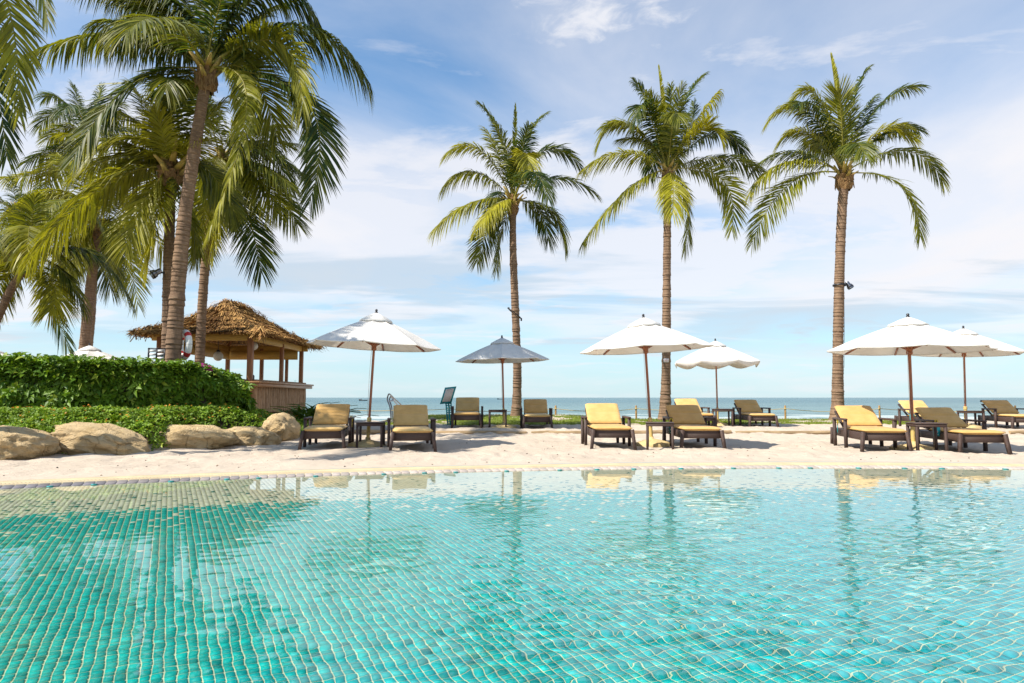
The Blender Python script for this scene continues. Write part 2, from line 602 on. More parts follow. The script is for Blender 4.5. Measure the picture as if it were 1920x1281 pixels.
    M['print'] = simple('printed_ink', (.34, .22, .19), rough=.7)
    M['white'] = simple('white_plastic', (.78, .78, .76), (.72, .72, .69), rough=.35)
    M['red'] = simple('red_band', (.50, .035, .03), (.42, .03, .03), rough=.45)
    M['pink'] = simple('pink_print', (.62, .25, .22), rough=.6)
    M['turquoise'] = simple('turquoise_tag', (.02, .40, .42), (.02, .35, .38), rough=.5)
    M['dark_green'] = simple('dark_green_tag', (.012, .07, .055), rough=.5)
    M['yellow_strap'] = simple('yellow_strap', (.62, .45, .03), rough=.6)
    M['rope'] = simple('rope', (.55, .44, .20), (.45, .34, .15), rough=.9, scale=40)
    M['bamboo'] = simple('bamboo', (.42, .25, .09), (.30, .17, .06), rough=.6, scale=6, stretch=(1, 1, .4))
    M['boat'] = simple('boat_hull', (.05, .055, .06), (.08, .085, .09), rough=.6)
    M['rim'] = attr_mat('rim_tile', rough=.35, spec=.5, nscale=18, noise_amt=.15)
    M['grate'] = simple('grating', (.60, .50, .31), (.52, .42, .26), rough=.6, scale=3)
    M['channel'] = simple('drain_channel', (.16, .13, .10), (.10, .085, .065), rough=.8)
    M['grout'] = simple('grout', (.84, .79, .52), (.76, .70, .45), rough=.85, scale=4)
    M['edging'] = simple('edging_timber', (.42, .30, .17), (.26, .18, .10), rough=.9, scale=5, bump=.6, stretch=(.6, 3, 3))
    M['deck'] = simple('deck_stone', (.42, .37, .30), (.36, .31, .25), rough=.8, scale=1.5)
    M['glass'] = None
    m, g = new_mat('clear_glass')
    finish(g, g.n('ShaderNodeBsdfGlass', Color=(.95, .98, .97), IOR=1.45, Roughness=0.02))
    M['glass'] = m
    m, g = new_mat('pool_water')
    fr = g.n('ShaderNodeFresnel', IOR=1.333)
    rf = g.n('ShaderNodeBsdfRefraction', Color=(.93, 1.0, 1.0), IOR=1.333, Roughness=0.0)
    gl = g.n('ShaderNodeBsdfGlossy', Color=(1, 1, 1), Roughness=0.0)
    finish(g, g.n('ShaderNodeMixShader', _0=fr, _1=rf.outputs[0], _2=gl.outputs[0]))
    M['water'] = m
    # sea
    m, g = new_mat('sea_water')
    tc = g.n('ShaderNodeTexCoord')
    P = tc.outputs['Object']
    sp = g.n('ShaderNodeSeparateXYZ', _0=P)
    dist = sp.outputs[1]
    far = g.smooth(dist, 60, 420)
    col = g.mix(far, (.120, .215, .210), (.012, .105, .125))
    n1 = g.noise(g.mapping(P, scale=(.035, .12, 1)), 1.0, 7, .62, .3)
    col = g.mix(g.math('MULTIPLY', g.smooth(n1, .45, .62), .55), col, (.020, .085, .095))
    # surf foam lines near the shore, broken by noise
    n2 = g.noise(g.mapping(P, scale=(.07, .25, 1)), 1.0, 8, .65, .2)
    fm = g.math('ADD', g.math('MULTIPLY', g.smooth(dist, 55, 130, 1.0, 0.0), .36), n2)
    foam = g.smooth(fm, .69, .82)
    col = g.mix(g.math('MULTIPLY', foam, .7), col, (.62, .66, .65))
    nb = g.noise(g.mapping(P, scale=(.6, 1.6, 1)), 1.0, 6, .6)
    bp = g.n('ShaderNodeBump', Strength=.9, Distance=.35, Height=nb)
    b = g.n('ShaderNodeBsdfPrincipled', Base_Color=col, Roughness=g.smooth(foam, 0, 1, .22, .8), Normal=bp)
    b.inputs['IOR'].default_value = 1.33
    b.inputs['Specular IOR Level'].default_value = .28
    finish(g, b)
    M['sea'] = m
    return M


M = build_materials()

# ------------------------------------------------------------------ the lie of the land
PCX, PCY, PR = 4.0, -12.28, 21.5            # the pool's far edge is an arc
WATER = -0.03
POOL_BACK = -3.0


def edge_y(x):
    q = PR ** 2 - (np.asarray(x, float) - PCX) ** 2
    return np.where(q > 0, PCY + np.sqrt(np.maximum(q, 0)), POOL_BACK)


def edge_d(x, y):
    """distance inside the pool from its far edge"""
    return PR - np.hypot(np.asarray(x) - PCX, np.asarray(y) - PCY)


def floor_z(x, y):
    d = np.clip(edge_d(x, y), 0, 30)
    dep = 0.015 + 0.080 * np.minimum(d, 6.0) + 0.012 * np.clip(d - 6, 0, 20)
    return WATER - dep


def bed_front(x):
    return np.interp(x, [-30, -9, -7.4, -6.9, -6.2, -5.8, -5.1, -4.7, -4.4], [9.9, 10.15, 10.3, 10.9, 11.55, 12.4, 13.3, 14.3, 15.0])


def bed_mask(x, y):
    return sstep(-0.1, 1.5, y - bed_front(x)) * sstep(-4.3, -6.0, x) * (1 - sstep(14.6, 17.6, y))


def lawn_h(x, y):
    amp = 0.04 + 0.14 * (1 - sstep(1.5, 4.5, x))
    amp = amp * sstep(-4.6, -3.0, x)
    return amp * sstep(19.2, 22.0, y)


def ground(x, y, rough=True):
    x = np.asarray(x, float); y = np.asarray(y, float)
    ys = 16.9 + 0.25 * fbm(x * .5, x * 0 + 3, 5, 2)
    z = 0.11 * sstep(-0.06, 0.05, y - ys)
    z = z + lawn_h(x, y)
    z = z + 0.45 * bed_mask(x, y)
    fall = sstep(23.6, 33.0, y)
    z = z - 2.2 * fall
    if rough:
        d = y - (edge_y(x) + 0.62)
        a = sstep(0.0, 0.8, d)
        z = z + a * (0.05 * fbm(x * .9, y * .9, 1, 3) + 0.032 * fbm(x * 3.1, y * 3.6, 2, 3))
        # trodden pits and ridges
        p = vnoise(x * 5.5, y * 6.5, 9)
        z = z - a * 0.030 * sstep(0.10, 0.42, p) + a * .018 * sstep(.15, .42, vnoise(x * 7, y * 8, 19))
        z = z + 0.012 * a
    return z


def gz(x, y):
    return float(ground(np.array([x]), np.array([y]))[0])


def grid_faces(nr, nc):
    i = np.arange(nr * nc).reshape(nr, nc)
    return np.stack([i[:-1, :-1], i[:-1, 1:], i[1:, 1:], i[1:, :-1]], -1).reshape(-1, 4)


def graded(lo, hi, a, b, fine, coarse):
    """samples from lo to hi, spacing fine inside a..b and growing to coarse outside"""
    xs = list(np.arange(a, b + 1e-6, fine))
    s = fine; x = xs[-1]
    while x < hi:
        s = min(coarse, s * 1.25); x += s; xs.append(x)
    s = fine; x = xs[0]
    while x > lo:
        s = min(coarse, s * 1.25); x -= s; xs.insert(0, x)
    return np.array(xs)


def build_setting():
    # sand: from the grating out to the falling beach
    xs = graded(-160, 160, -9.5, 12.5, 0.05, 14.0)
    v = np.concatenate([np.linspace(0, 0.30, 90), np.linspace(0.30, 0.72, 90)[1:], np.linspace(0.72, 1, 46)[1:]])
    y0 = edge_y(xs) + 0.60
    X = np.repeat(xs[None, :], len(v), 0)
    Y = y0[None, :] + v[:, None] * (40.0 - y0)[None, :]
    Z = ground(X, Y)
    o = link(bpy.data.objects.new('sand', mesh_from('sand', np.stack([X, Y, Z], -1).reshape(-1, 3), grid_faces(*X.shape), M['sand'], True)))
    tag(o, kind='structure')
    # sea with real swell, rows spaced further apart with distance
    ys = [34.0]
    while ys[-1] < 14000:
        ys.append(ys[-1] * 1.0125 + .02)
    ys = np.array(ys)
    u = np.linspace(-1.5, 1.5, 420)
    Y = np.repeat(ys[:, None], len(u), 1)
    X = u[None, :] * Y
    amp = 0.085 * np.exp(-ys / 900.0)[:, None] * (0.6 + .8 * (fbm(X * .02, Y * .03, 31, 3) + .5))
    k = 1.0 / (1 + ys / 160.0)[:, None]
    w = fbm(X * .35 * k, Y * 1.1 * k, 41, 4) * 1.6 + .5 * np.sin(Y * 1.3 * k + 3 * fbm(X * .06, Y * .05, 44, 2))
    Z = -1.35 + amp * w
    o = link(bpy.data.objects.new('sea', mesh_from('sea', np.stack([X, Y, Z], -1).reshape(-1, 3), grid_faces(*X.shape), M['sea'], True)))
    tag(o, kind='structure')
    # lawn on the low bank with its blades
    xs = np.linspace(-3.9, 13.0, 180)
    vs = np.linspace(0, 1, 30)
    yf = 19.45 + .12 * fbm(xs * .8, xs * 0, 12, 3) + 0.8 * sstep(2.5, 5.0, xs)
    yb = 23.4 + .2 * fbm(xs * .5, xs * 0, 13, 3)
    X = np.repeat(xs[None, :], 30, 0)
    Y = yf[None] + vs[:, None] * (yb - yf)[None]
    edge = sstep(0, .04, vs)[:, None] * sstep(1, .96, vs)[:, None]
    Z = ground(X, Y, False) + 0.045 * edge - .02 + .02 * fbm(X * 1.5, Y * 1.5, 3, 2)
    mt = simple('turf', (.16, .20, .014), (.11, .15, .012), rough=.9, scale=3, bump=.5, bscale=60)
    o = link(bpy.data.objects.new('lawn', mesh_from('lawn', np.stack([X, Y, Z], -1).reshape(-1, 3), grid_faces(*X.shape), mt, True)))
    tag(o, kind='structure')
    n = 26000
    gx = rng.uniform(-3.9, 13.0, n); gv = rng.uniform(0, 1, n) ** 1.3
    gy = np.interp(gx, xs, yf) + gv * (np.interp(gx, xs, yb) - np.interp(gx, xs, yf))
    gzv = ground(gx, gy, False) + .02
    h = rng.uniform(.03, .07, n); a = rng.uniform(0, 2 * math.pi, n)
    dx, dy = np.cos(a), np.sin(a)
    lean = rng.normal(0, .02, (n, 2))
    V = np.zeros((n, 3, 3))
    V[:, 0] = np.stack([gx - dx * .006, gy - dy * .006, gzv], 1)
    V[:, 1] = np.stack([gx + dx * .006, gy + dy * .006, gzv], 1)
    V[:, 2] = np.stack([gx + lean[:, 0], gy + lean[:, 1], gzv + h], 1)
    t = rng.uniform(0, 1, n)[:, None]
    c = (1 - t) * np.array((.13, .19, .012)) + t * np.array((.25, .28, .025))
    o = link(bpy.data.objects.new('grass', mesh_from('grass', V.reshape(-1, 3), np.arange(n * 3).reshape(-1, 3), M['grass'], False, {'tint': np.repeat(c, 3, 0)})))
    tag(o, kind='stuff')
    # half buried timber edging along the terrace step
    mb = MB()
    x = -4.3
    while x < 16:
        ln = random.uniform(1.3, 2.6)
        p = []
        for k in range(7):
            xx = x + ln * k / 6
            ye_ = 16.9 + 0.25 * float(fbm(np.array([xx * .5]), np.array([3.0]), 5, 2)[0]) - .03
            p.append((xx, ye_, .055 + random.uniform(-.012, .012)))
        mb.tube(p, np.array([.05, .058, .06, .056, .06, .057, .05]) * random.uniform(.8, 1.05), 8)
        x += ln + random.uniform(.0, .12)
    o = mb.obj('terrace_edging', M['edging'], None, True)
    tag(o, kind='structure')
    # small dark debris and shells lying on the sand
    n = 260
    gx = rng.uniform(-6, 11, n); gy = edge_y(gx) + .75 + rng.uniform(0, 1, n) ** 1.6 * 6
    keep = bed_mask(gx, gy) < .02
    gx, gy = gx[keep], gy[keep]
    mb = MB(); cs = []
    for x, y in zip(gx, gy):
        s = random.uniform(.005, .015)
        n0 = mb.n
        mb.sphere((x, y, gz(x, y) + s * .3), s, 6, 4, (1, random.uniform(.5, 1.2), .55))
        c = random.choice([(.10, .07, .05), (.16, .11, .08), (.30, .22, .15), (.06, .05, .04)])
        cs.append(np.repeat([c], mb.n - n0, 0))
    o = mb.obj('pebbles', M['pebble'], None, True, {'tint': np.concatenate(cs)})
    tag(o, kind='stuff')


# ------------------------------------------------------------------ the pool
def build_pool():
    # shell: grout bed that the tiles stand on
    xs = graded(-16.5, 24.5, -8, 11, .10, 1.0)
    xs = np.clip(xs, -17.4, 25.4)
    xs = np.unique(xs)
    v = np.concatenate([np.linspace(0, .25, 10), np.linspace(.25, 1, 90)[1:]])
    ye = edge_y(xs)
    X = np.repeat(xs[None], len(v), 0)
    Y = POOL_BACK + v[:, None] * (ye - POOL_BACK)[None]
    Z = floor_z(X, Y) - .004
    fl = link(bpy.data.objects.new('pool_floor', mesh_from('pool_floor', np.stack([X, Y, Z], -1).reshape(-1, 3), grid_faces(*X.shape), M['grout'], True)))
    tag(fl, kind='structure')
    fl.cycles.is_caustics_receiver = True
    # mosaic tiles, laid on a grid turned 26.6 degrees
    p = .0435
    a = R(26.6)
    c = np.array((-math.sin(a), math.cos(a))); r = np.array((math.cos(a), math.sin(a)))
    N_ = 340
    gi, gj = np.meshgrid(np.arange(-N_, N_), np.arange(-150, 340))
    gx = gi * p * r[0] + gj * p * c[0]
    gy = gi * p * r[1] + gj * p * c[1]
    d = edge_d(gx, gy)
    keep = (d > .04) & (gy > .9) & (np.abs(gx) < .86 * gy + 2.6)
    gx, gy, d = gx[keep], gy[keep], d[keep]
    n = len(gx)
    u = rng.uniform(0, 1, n)
    pg = np.interp(d, [0, .5, 1.2, 1.75, 1.95, 2.2, 3.0, 4.0, 6], [.012, .03, .075, .16, .80, .87, .985, 1.0, 1.0])
    green = u < pg
    t = rng.uniform(0, 1, n)
    s = sstep(-2.5, 4.5, gx + .4 * fbm(gx * .4, gy * .4, 3, 2))
    gA = (1 - s)[:, None] * np.array((.002, .49, .42)) + s[:, None] * np.array((.002, .50, .59))
    gA = gA * (0.80 + .38 * t)[:, None]
    acc = rng.uniform(0, 1, n)
    gA[acc < .03] *= .6
    gA[acc > .95] = gA[acc > .95] * 1.12 + .02
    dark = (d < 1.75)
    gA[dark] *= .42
    cA = np.array((.92, .85, .64)) * (0.86 + .22 * t)[:, None]
    col = np.where(green[:, None], gA, cA)
    # the 300 that show largest are parts of their own
    dist = np.hypot(gx, gy)
    vis = (gy > 2.75) & (np.abs(gx) < .70 * gy)
    order = np.argsort(np.where(vis, dist, 1e9))[:300]
    single = np.zeros(n, bool); single[order] = True

    def tile_geo(gx, gy, tilt):
        h = .0376 / 2
        n = len(gx)
        V = np.zeros((n, 8, 3))
        for k, (i, j) in enumerate(((-1, -1), (1, -1), (1, 1), (-1, 1))):
            for lev in (0, 1):
                e = h if lev == 0 else h - .0018
                x = gx + e * (i * r[0] + j * c[0]); y = gy + e * (i * r[1] + j * c[1])
                z = floor_z(x, y) + (-.003 if lev == 0 else .0035)
                if lev:
                    z = z + tilt[:, 0] * i + tilt[:, 1] * j
                V[:, lev * 4 + k] = np.stack([x, y, z], 1)
        b = np.arange(n)[:, None] * 8
        Q = np.concatenate([b + np.array(q) for q in ((4, 5, 6, 7), (0, 1, 5, 4), (1, 2, 6, 5), (2, 3, 7, 6), (3, 0, 4, 7))])
        return V, Q
    tilt = rng.normal(0, .0006, (n, 2))
    V, Q = tile_geo(gx[~single], gy[~single], tilt[~single])
    o = link(bpy.data.objects.new('mosaic_tiles', mesh_from('mosaic_tiles', V.reshape(-1, 3), Q, M['tile'], False, {'tint': np.repeat(col[~single], 8, 0)})), fl)
    tag(o, kind='stuff')
    o.cycles.is_caustics_receiver = True
    # shared tile meshes in a handful of glaze tones
    V0, Q0 = tile_geo(np.array([0.0]), np.array([3.0]), np.zeros((1, 2)))
    V0 = V0[0] - np.array((0, 3.0, floor_z(0.0, 3.0)))
    bins = {}
    for i in order:
        key = tuple(np.round(col[i] * 16).astype(int))
        if key not in bins:
            bins[key] = mesh_from('tile', V0, Q0, M['tile'], False, {'tint': np.repeat([col[i]], 8, 0)})
        t_ = bpy.data.objects.new('tile', bins[key])
        link(t_, fl)
        t_.location = (gx[i], gy[i], float(floor_z(gx[i], gy[i])))
        t_.rotation_euler = (rng.normal(0, .015), rng.normal(0, .015), 0)
        t_.cycles.is_caustics_receiver = True
    # water sheet with real ripples, calmer along the far edge and on the left
    fx = graded(-17.3, 25.3, -7.4, 8.4, .019, .8)
    fx = np.clip(fx, -17.4, 25.4); fx = np.unique(fx)
    v = np.concatenate([np.linspace(0, .36, 16), np.linspace(.36, 1, 470)[1:]])
    ye = edge_y(fx) + .02
    X = np.repeat(fx[None], len(v), 0)
    Y = POOL_BACK + v[:, None] * (ye - POOL_BACK)[None]
    d = edge_d(X, Y)
    amp = sstep(.15, 4.5, d) * (0.36 + .64 * sstep(-2.6, 1.4, X + .8 * fbm(X * .35, Y * .35, 8, 2)))
    amp = amp * (.75 + .5 * sstep(-.35, .35, fbm(X * .5, Y * .6, 61, 3)))
    near = sstep(1.0, 4.0, Y)
    Z = np.zeros_like(X)
    for (wl, th, A, ph) in ((.47, 1.35, .0011, 0), (.33, 1.95, .0010, 1.2), (.24, .7, .00075, 2.2), (.185, 1.25, .00085, .7), (.15, 2.3, .00075, 4.2), (.122, .25, .00062, 3.1), (.105, 1.7, .00055, .4), (.80, 1.0, .0010, 5)):
        kx, ky = math.cos(th) * 2 * math.pi / wl, math.sin(th) * 2 * math.pi / wl
        wob = 1.3 * fbm(X * .9 / wl * .25, Y * .9 / wl * .25, int(wl * 100), 2)
        Z = Z + A * np.sin(kx * X + ky * Y + ph + wob * 3)
    Z = WATER + Z * amp * .50
    w = link(bpy.data.objects.new('pool_water', mesh_from('pool_water', np.stack([X, Y, Z], -1).reshape(-1, 3), grid_faces(*X.shape), M['water'], True)))
    tag(w, kind='structure')
    w.cycles.is_caustics_caster = True
    # rim: grey sloping tiles along the arc, dark accent tiles among them
    th0, th1 = math.atan2(9.2 - PCY - 4.6, -9.8 - PCX), math.atan2(8.0 - PCY, 12.5 - PCX)
    rim_base = MB()
    ths = np.linspace(2.62, 1.02, 240)
    def strip(mb, r0, r1, z0, z1, th):
        V = []
        for t_ in th:
            V += [(PCX + r0 * math.cos(t_), PCY + r0 * math.sin(t_), z0), (PCX + r1 * math.cos(t_), PCY + r1 * math.sin(t_), z1)]
        Q = [(2 * i, 2 * i + 2, 2 * i + 3, 2 * i + 1) for i in range(len(th) - 1)]
        mb.add(V, Q)
    strip(rim_base, PR - .03, PR + .22, WATER - .035, -.016, ths)
    rim = rim_base.obj('pool_rim', M['grout'], None, True)
    tag(rim, kind='structure')
    nt_ = 268
    tt = np.linspace(2.40, 1.10, nt_ + 1)
    cache = {}
    for k in range(nt_):
        ta, tb = tt[k], tt[k + 1]
        tm = .5 * (ta + tb)
        xx = PCX + PR * math.cos(tm)
        key = random.randint(0, 3)
        sh = float(sstep(-5.2, -1.0, xx))
        # reflection painted into the tint: grey on the left, cream on the right
        key = (key, round(sh * 5))
        if key not in cache:
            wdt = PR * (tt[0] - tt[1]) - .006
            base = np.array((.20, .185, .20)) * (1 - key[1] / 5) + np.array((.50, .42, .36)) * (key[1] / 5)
            mb = MB().box((0, .095, .008), (wdt, .19, .022), bev=.004)
            cc = base * (.88 + .08 * key[0])
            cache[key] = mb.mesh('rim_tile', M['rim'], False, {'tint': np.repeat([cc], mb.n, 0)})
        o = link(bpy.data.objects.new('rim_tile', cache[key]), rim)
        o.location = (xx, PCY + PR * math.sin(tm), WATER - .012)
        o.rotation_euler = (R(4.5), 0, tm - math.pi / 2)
    # little dark green glass tiles along the water line
    mb = MB(); cs = []
    for k in range(46):
        t_ = 2.38 - k * .027 + random.uniform(-.008, .008)
        mb.box((PCX + (PR - .02) * math.cos(t_), PCY + (PR - .02) * math.sin(t_), WATER + .006), (.055, .05, .012), rot=Matrix.Rotation(t_ - math.pi / 2, 3, 'Z'))
    o = mb.obj('accent_tiles', M['teal_paint'], rim)
    tag(o, kind='stuff')
    # overflow grating: cream slats over a dark channel
    ch = MB()
    strip(ch, PR + .205, PR + .62, -.035, -.035, ths)
    chn = ch.obj('overflow_channel', M['channel'])
    tag(chn, kind='structure')
    mb = MB()
    L = .036
    n = int((2.45 - 1.06) * (PR + .3) / L)
    for k in range(n):
        t_ = 2.45 - k * L / (PR + .3)
        rr = PR + .33
        mb.box((PCX + rr * math.cos(t_), PCY + rr * math.sin(t_), -.008), (.019, .20, .022), rot=Matrix.Rotation(t_ - math.pi / 2 + .55, 3, 'Z'))
    o = mb.obj('grating_slats', M['grate'], chn)
    tag(o, kind='stuff')
    kb = MB()
    for (ra, rb, z) in ((PR + .212, PR + .237, .0), (PR + .425, PR + .50, .004)):
        V = []
        for t_ in ths:
            ct, st = math.cos(t_), math.sin(t_)
            V += [(PCX + ra * ct, PCY + ra * st, z - .03), (PCX + ra * ct, PCY + ra * st, z), (PCX + rb * ct, PCY + rb * st, z), (PCX + rb * ct, PCY + rb * st, z - .03)]
        Q = []
        for i in range(len(ths) - 1):
            for j in range(3):
                Q.append((4 * i + j, 4 * i + j + 1, 4 * i + 4 + j + 1, 4 * i + 4 + j))
        kb.add(V, Q)
    kb.obj('grating_frame', M['grate'], chn)
    # deck behind the photographer closes the pool
    o = MB().box((4, POOL_BACK - 10.0, -.35), (60, 20.0, .7)).obj('pool_deck', M['deck'])
    tag(o, kind='structure')


build_setting()
build_pool()


# ------------------------------------------------------------------ coconut palms
def unit(a):
    return a / (np.linalg.norm(a, axis=-1, keepdims=True) + 1e-12)


def frond_data(base, mid, tip, leaf=.75, n=64, droop=.55, vee=.15, twist=0.0, yellow=.3, dry=0.0, width=.043, seed=0):
    """one feather frond: a tapering rachis and n leaflets on each side; returns V, Q, T, tint"""
    g = np.random.default_rng(seed)
    base, mid, tip = (np.array(tuple(p), float) for p in (base, mid, tip))
    ctl = 2 * mid - .5 * (base + tip)
    P = lambda t: (1 - t)[:, None] ** 2 * base + (2 * t * (1 - t))[:, None] * ctl + (t ** 2)[:, None] * tip
    D = lambda t: unit((2 * (1 - t))[:, None] * (ctl - base) + (2 * t)[:, None] * (tip - ctl))
    L = np.linalg.norm(np.diff(P(np.linspace(0, 1, 20)), axis=0), axis=1).sum()
    # a frame carried along the rachis: N is the frond's upper face
    def frame(t):
        T = D(t)
        up = np.array((0, 0, 1.0))
        h = tip - base; h[2] = 0
        back = -unit(h[None])[0] if np.linalg.norm(h) > .15 else np.array((0, -1.0, 0))
        w = np.clip(np.abs(T[:, 2]), 0, 1)[:, None] ** 3
        sgn = np.sign(T[:, 2])[:, None]
        ref = up * (1 - w) + w * back * sgn
        N = unit(ref - (ref * T).sum(1, keepdims=True) * T)
        Sd = np.cross(T, N)
        if twist:
            ca, sa = np.cos(twist * t)[:, None], np.sin(twist * t)[:, None]
            N, Sd = ca * N + sa * Sd, ca * Sd - sa * N
        return T, N, Sd
    Vs, Qs, Ts, Cs = [], [], [], []
    nv = 0
    # rachis, flattened triangle section
    m = 15
    t = np.linspace(0, 1, m)
    T, N, Sd = frame(t)
    c = P(t)
    w = np.interp(t, [0, .06, .2, 1], [.060, .034, .022, .003]) * (L / 3.4) ** .5
    ring = np.stack([c + Sd * w[:, None], c + N * (w * .55)[:, None], c - Sd * w[:, None], c - N * (w * .75)[:, None]], 1)
    Vs.append(ring.reshape(-1, 3))
    i = np.arange(m - 1)[:, None] * 4
    Qs.append(np.concatenate([i + np.array((j, (j + 1) % 4, 4 + (j + 1) % 4, 4 + j)) for j in range(4)]))
    nv += m * 4
    rc = np.array((.30, .27, .045)) * (1 - dry) + np.array((.30, .18, .07)) * dry
    Cs.append(np.repeat([rc], m * 4, 0))
    # leaflets
    k = n * 2
    tt = np.concatenate([np.linspace(.13, .995, n), np.linspace(.135, .99, n)]) + g.normal(0, .004, k)
    tt = np.clip(tt, .1, .998)
    side = np.concatenate([np.ones(n), -np.ones(n)])
    T, N, Sd = frame(tt)
    pos = P(tt)
    prof = np.interp(tt, [.1, .2, .35, .6, .8, .93, 1.0], [.48, .80, 1.0, 1.0, .88, .68, .46])
    ln = leaf * prof * g.uniform(.86, 1.08, k)
    ang = np.interp(tt, [0, .3, .7, 1], [1.25, 1.05, .80, .30]) + g.normal(0, .07, k)
    lift = vee + g.normal(0, .12, k)
    out = (Sd * side[:, None]) * np.cos(lift)[:, None] + N * np.sin(lift)[:, None]
    dr = unit(T * np.cos(ang)[:, None] + out * np.sin(ang)[:, None])
    dp = droop * g.uniform(.75, 1.3, k)
    st = np.array((0, .30, .66, 1.0))
    wd = width * (L / 3.4) ** .4 * np.interp(tt, [.1, .3, .8, 1], [.7, 1, .9, .5])
    wst = np.array((.55, 1.0, .8, 0))
    pts = []
    for s in st:
        q = pos + dr * (ln * s)[:, None]
        q = q + np.array((0, 0, -1.0)) * (ln * dp * s * s * .85)[:, None] - dr * (ln * dp * .30 * s * s)[:, None]
        pts.append(q)
    nf = unit(np.cross(dr, unit(T - (T * dr).sum(1, keepdims=True) * dr)))
    wv = unit(np.cross(nf, dr))
    fold = g.normal(0, .5, k)[:, None]
    wv = unit(wv + nf * fold)
    rows = []
    for j, s in enumerate(st[:-1]):
        rows += [pts[j] - wv * (wd * wst[j] * .5)[:, None], pts[j] + wv * (wd * wst[j] * .5)[:, None]]
    rows.append(pts[3])
    V = np.stack(rows, 1)                       # k,7,3
    b = nv + np.arange(k)[:, None] * 7
    Qs.append(np.concatenate([b + np.array((0, 1, 3, 2)), b + np.array((2, 3, 5, 4))]))
    Ts.append(b + np.array((4, 5, 6)))
    Vs.append(V.reshape(-1, 3))
    # leaf colour: deep green to yellow-green, straw at tips of older fronds
    mix = np.clip(yellow + g.normal(0, .16, k) + .12 * (tt - .5), 0, 1)[:, None]
    col = (1 - mix) * np.array((.020, .052, .009)) + mix * np.array((.33, .31, .018))  # random leaf tone plus sunlit yellow and shaded green painted per frond
    dm = np.clip(dry + g.normal(0, .15, k) * (dry > 0), 0, 1)[:, None]
    col = (1 - dm) * col + dm * np.array((.27, .19, .085))
    tipc = col * .75 + np.array((.21, .17, .05)) * .25
    cc = np.repeat(col[:, None, :], 7, 1)
    cc[:, 6] = tipc
    Cs.append(cc.reshape(-1, 3))
    return np.concatenate(Vs), np.concatenate(Qs), np.concatenate(Ts), np.concatenate(Cs)


def add_frond(parent, org, base, mid, tip, **kw):
    V, Q, T, C = frond_data(base, mid, tip, **kw)
    V = V - np.array(tuple(org))
    me = mesh_from('frond', V, [Q, T], M['leaf'], False, {'tint': C})
    return link(bpy.data.objects.new('frond', me), parent)


def catmull(pts, n):
    pts = np.array([tuple(p) for p in pts], float)
    if len(pts) == 2:
        pts = np.array([pts[0], pts.mean(0), pts[1]])
    P = np.concatenate([[2 * pts[0] - pts[1]], pts, [2 * pts[-1] - pts[-2]]])
    out = []
    segs = len(pts) - 1
    for u in np.linspace(0, segs - 1e-6, n):
        i = int(u); f = u - i
        p0, p1, p2, p3 = P[i], P[i + 1], P[i + 2], P[i + 3]
        out.append(.5 * ((2 * p1) + (-p0 + p2) * f + (2 * p0 - 5 * p1 + 4 * p2 - p3) * f ** 2 + (-p0 + 3 * p1 - 3 * p2 + p3) * f ** 3))
    return np.array(out)


def add_trunk(parent, org, path, r0, r1, flare=.12, ring=.085, seed=0):
    g = np.random.default_rng(seed)
    L = np.linalg.norm(np.diff(catmull(path, 60), axis=0), axis=1).sum()
    nr = int(L / ring)
    per = 5
    m = nr * per
    cuts = np.concatenate([[0], np.cumsum(g.uniform(.45, 1.6, nr))]); cuts *= L / cuts[-1]
    s = np.concatenate([np.linspace(cuts[i], cuts[i + 1] - .004, per) for i in range(nr)])
    c0_ = catmull(path, 400)
    s0_ = np.concatenate([[0], np.cumsum(np.linalg.norm(np.diff(c0_, axis=0), axis=1))]); s0_ *= L / s0_[-1]
    c = np.stack([np.interp(s, s0_, c0_[:, q]) for q in range(3)], 1)
    T = unit(np.stack([np.interp(s, s0_, q) for q in np.gradient(c0_, axis=0).T], 1))
    n = 22
    a = np.arange(n) * 2 * math.pi / n
    ref = np.array((0, 1.0, 0))
    Sx = unit(np.cross(T, ref)); Sy = np.cross(Sx, T)
    fr = (np.arange(m) % per) / (per - 1)
    jit = np.repeat(g.normal(0, .06, nr), per)
    rad = np.interp(s / L, [0, 1], [r0, r1]) + flare * np.exp(-s / .42)
    rad = rad * (1 + jit * .25) + .008 * (1 - fr) * (1 + jit * 8)
    bulge = 1 + .05 * fbm(s * .9, s * 0, seed + 3, 3)
    A, SS = np.meshgrid(a, s)
    wob = 1 + .05 * fbm(np.cos(A) * 1.5 + SS * 1.8, np.sin(A) * 1.5 + seed, seed, 3) + .04 * fbm(np.cos(A) * 3 + SS * 9, np.sin(A) * 3, seed + 7, 2)
    rr = (rad * bulge)[:, None] * wob
    V = c[:, None, :] + rr[..., None] * (np.cos(A)[..., None] * Sx[:, None, :] + np.sin(A)[..., None] * Sy[:, None, :])
    V = V.reshape(-1, 3) - np.array(tuple(org))
    i = np.arange(m * n).reshape(m, n)
    j = np.roll(i, -1, 1)
    Q = np.stack([i[:-1], j[:-1], j[1:], i[1:]], -1).reshape(-1, 4)
    ra = np.repeat(fr[:, None], n, 1).ravel()
    me = mesh_from('trunk', V, Q, M['bark'], True, {'ring': ra})
    return link(bpy.data.objects.new('trunk', me), parent)


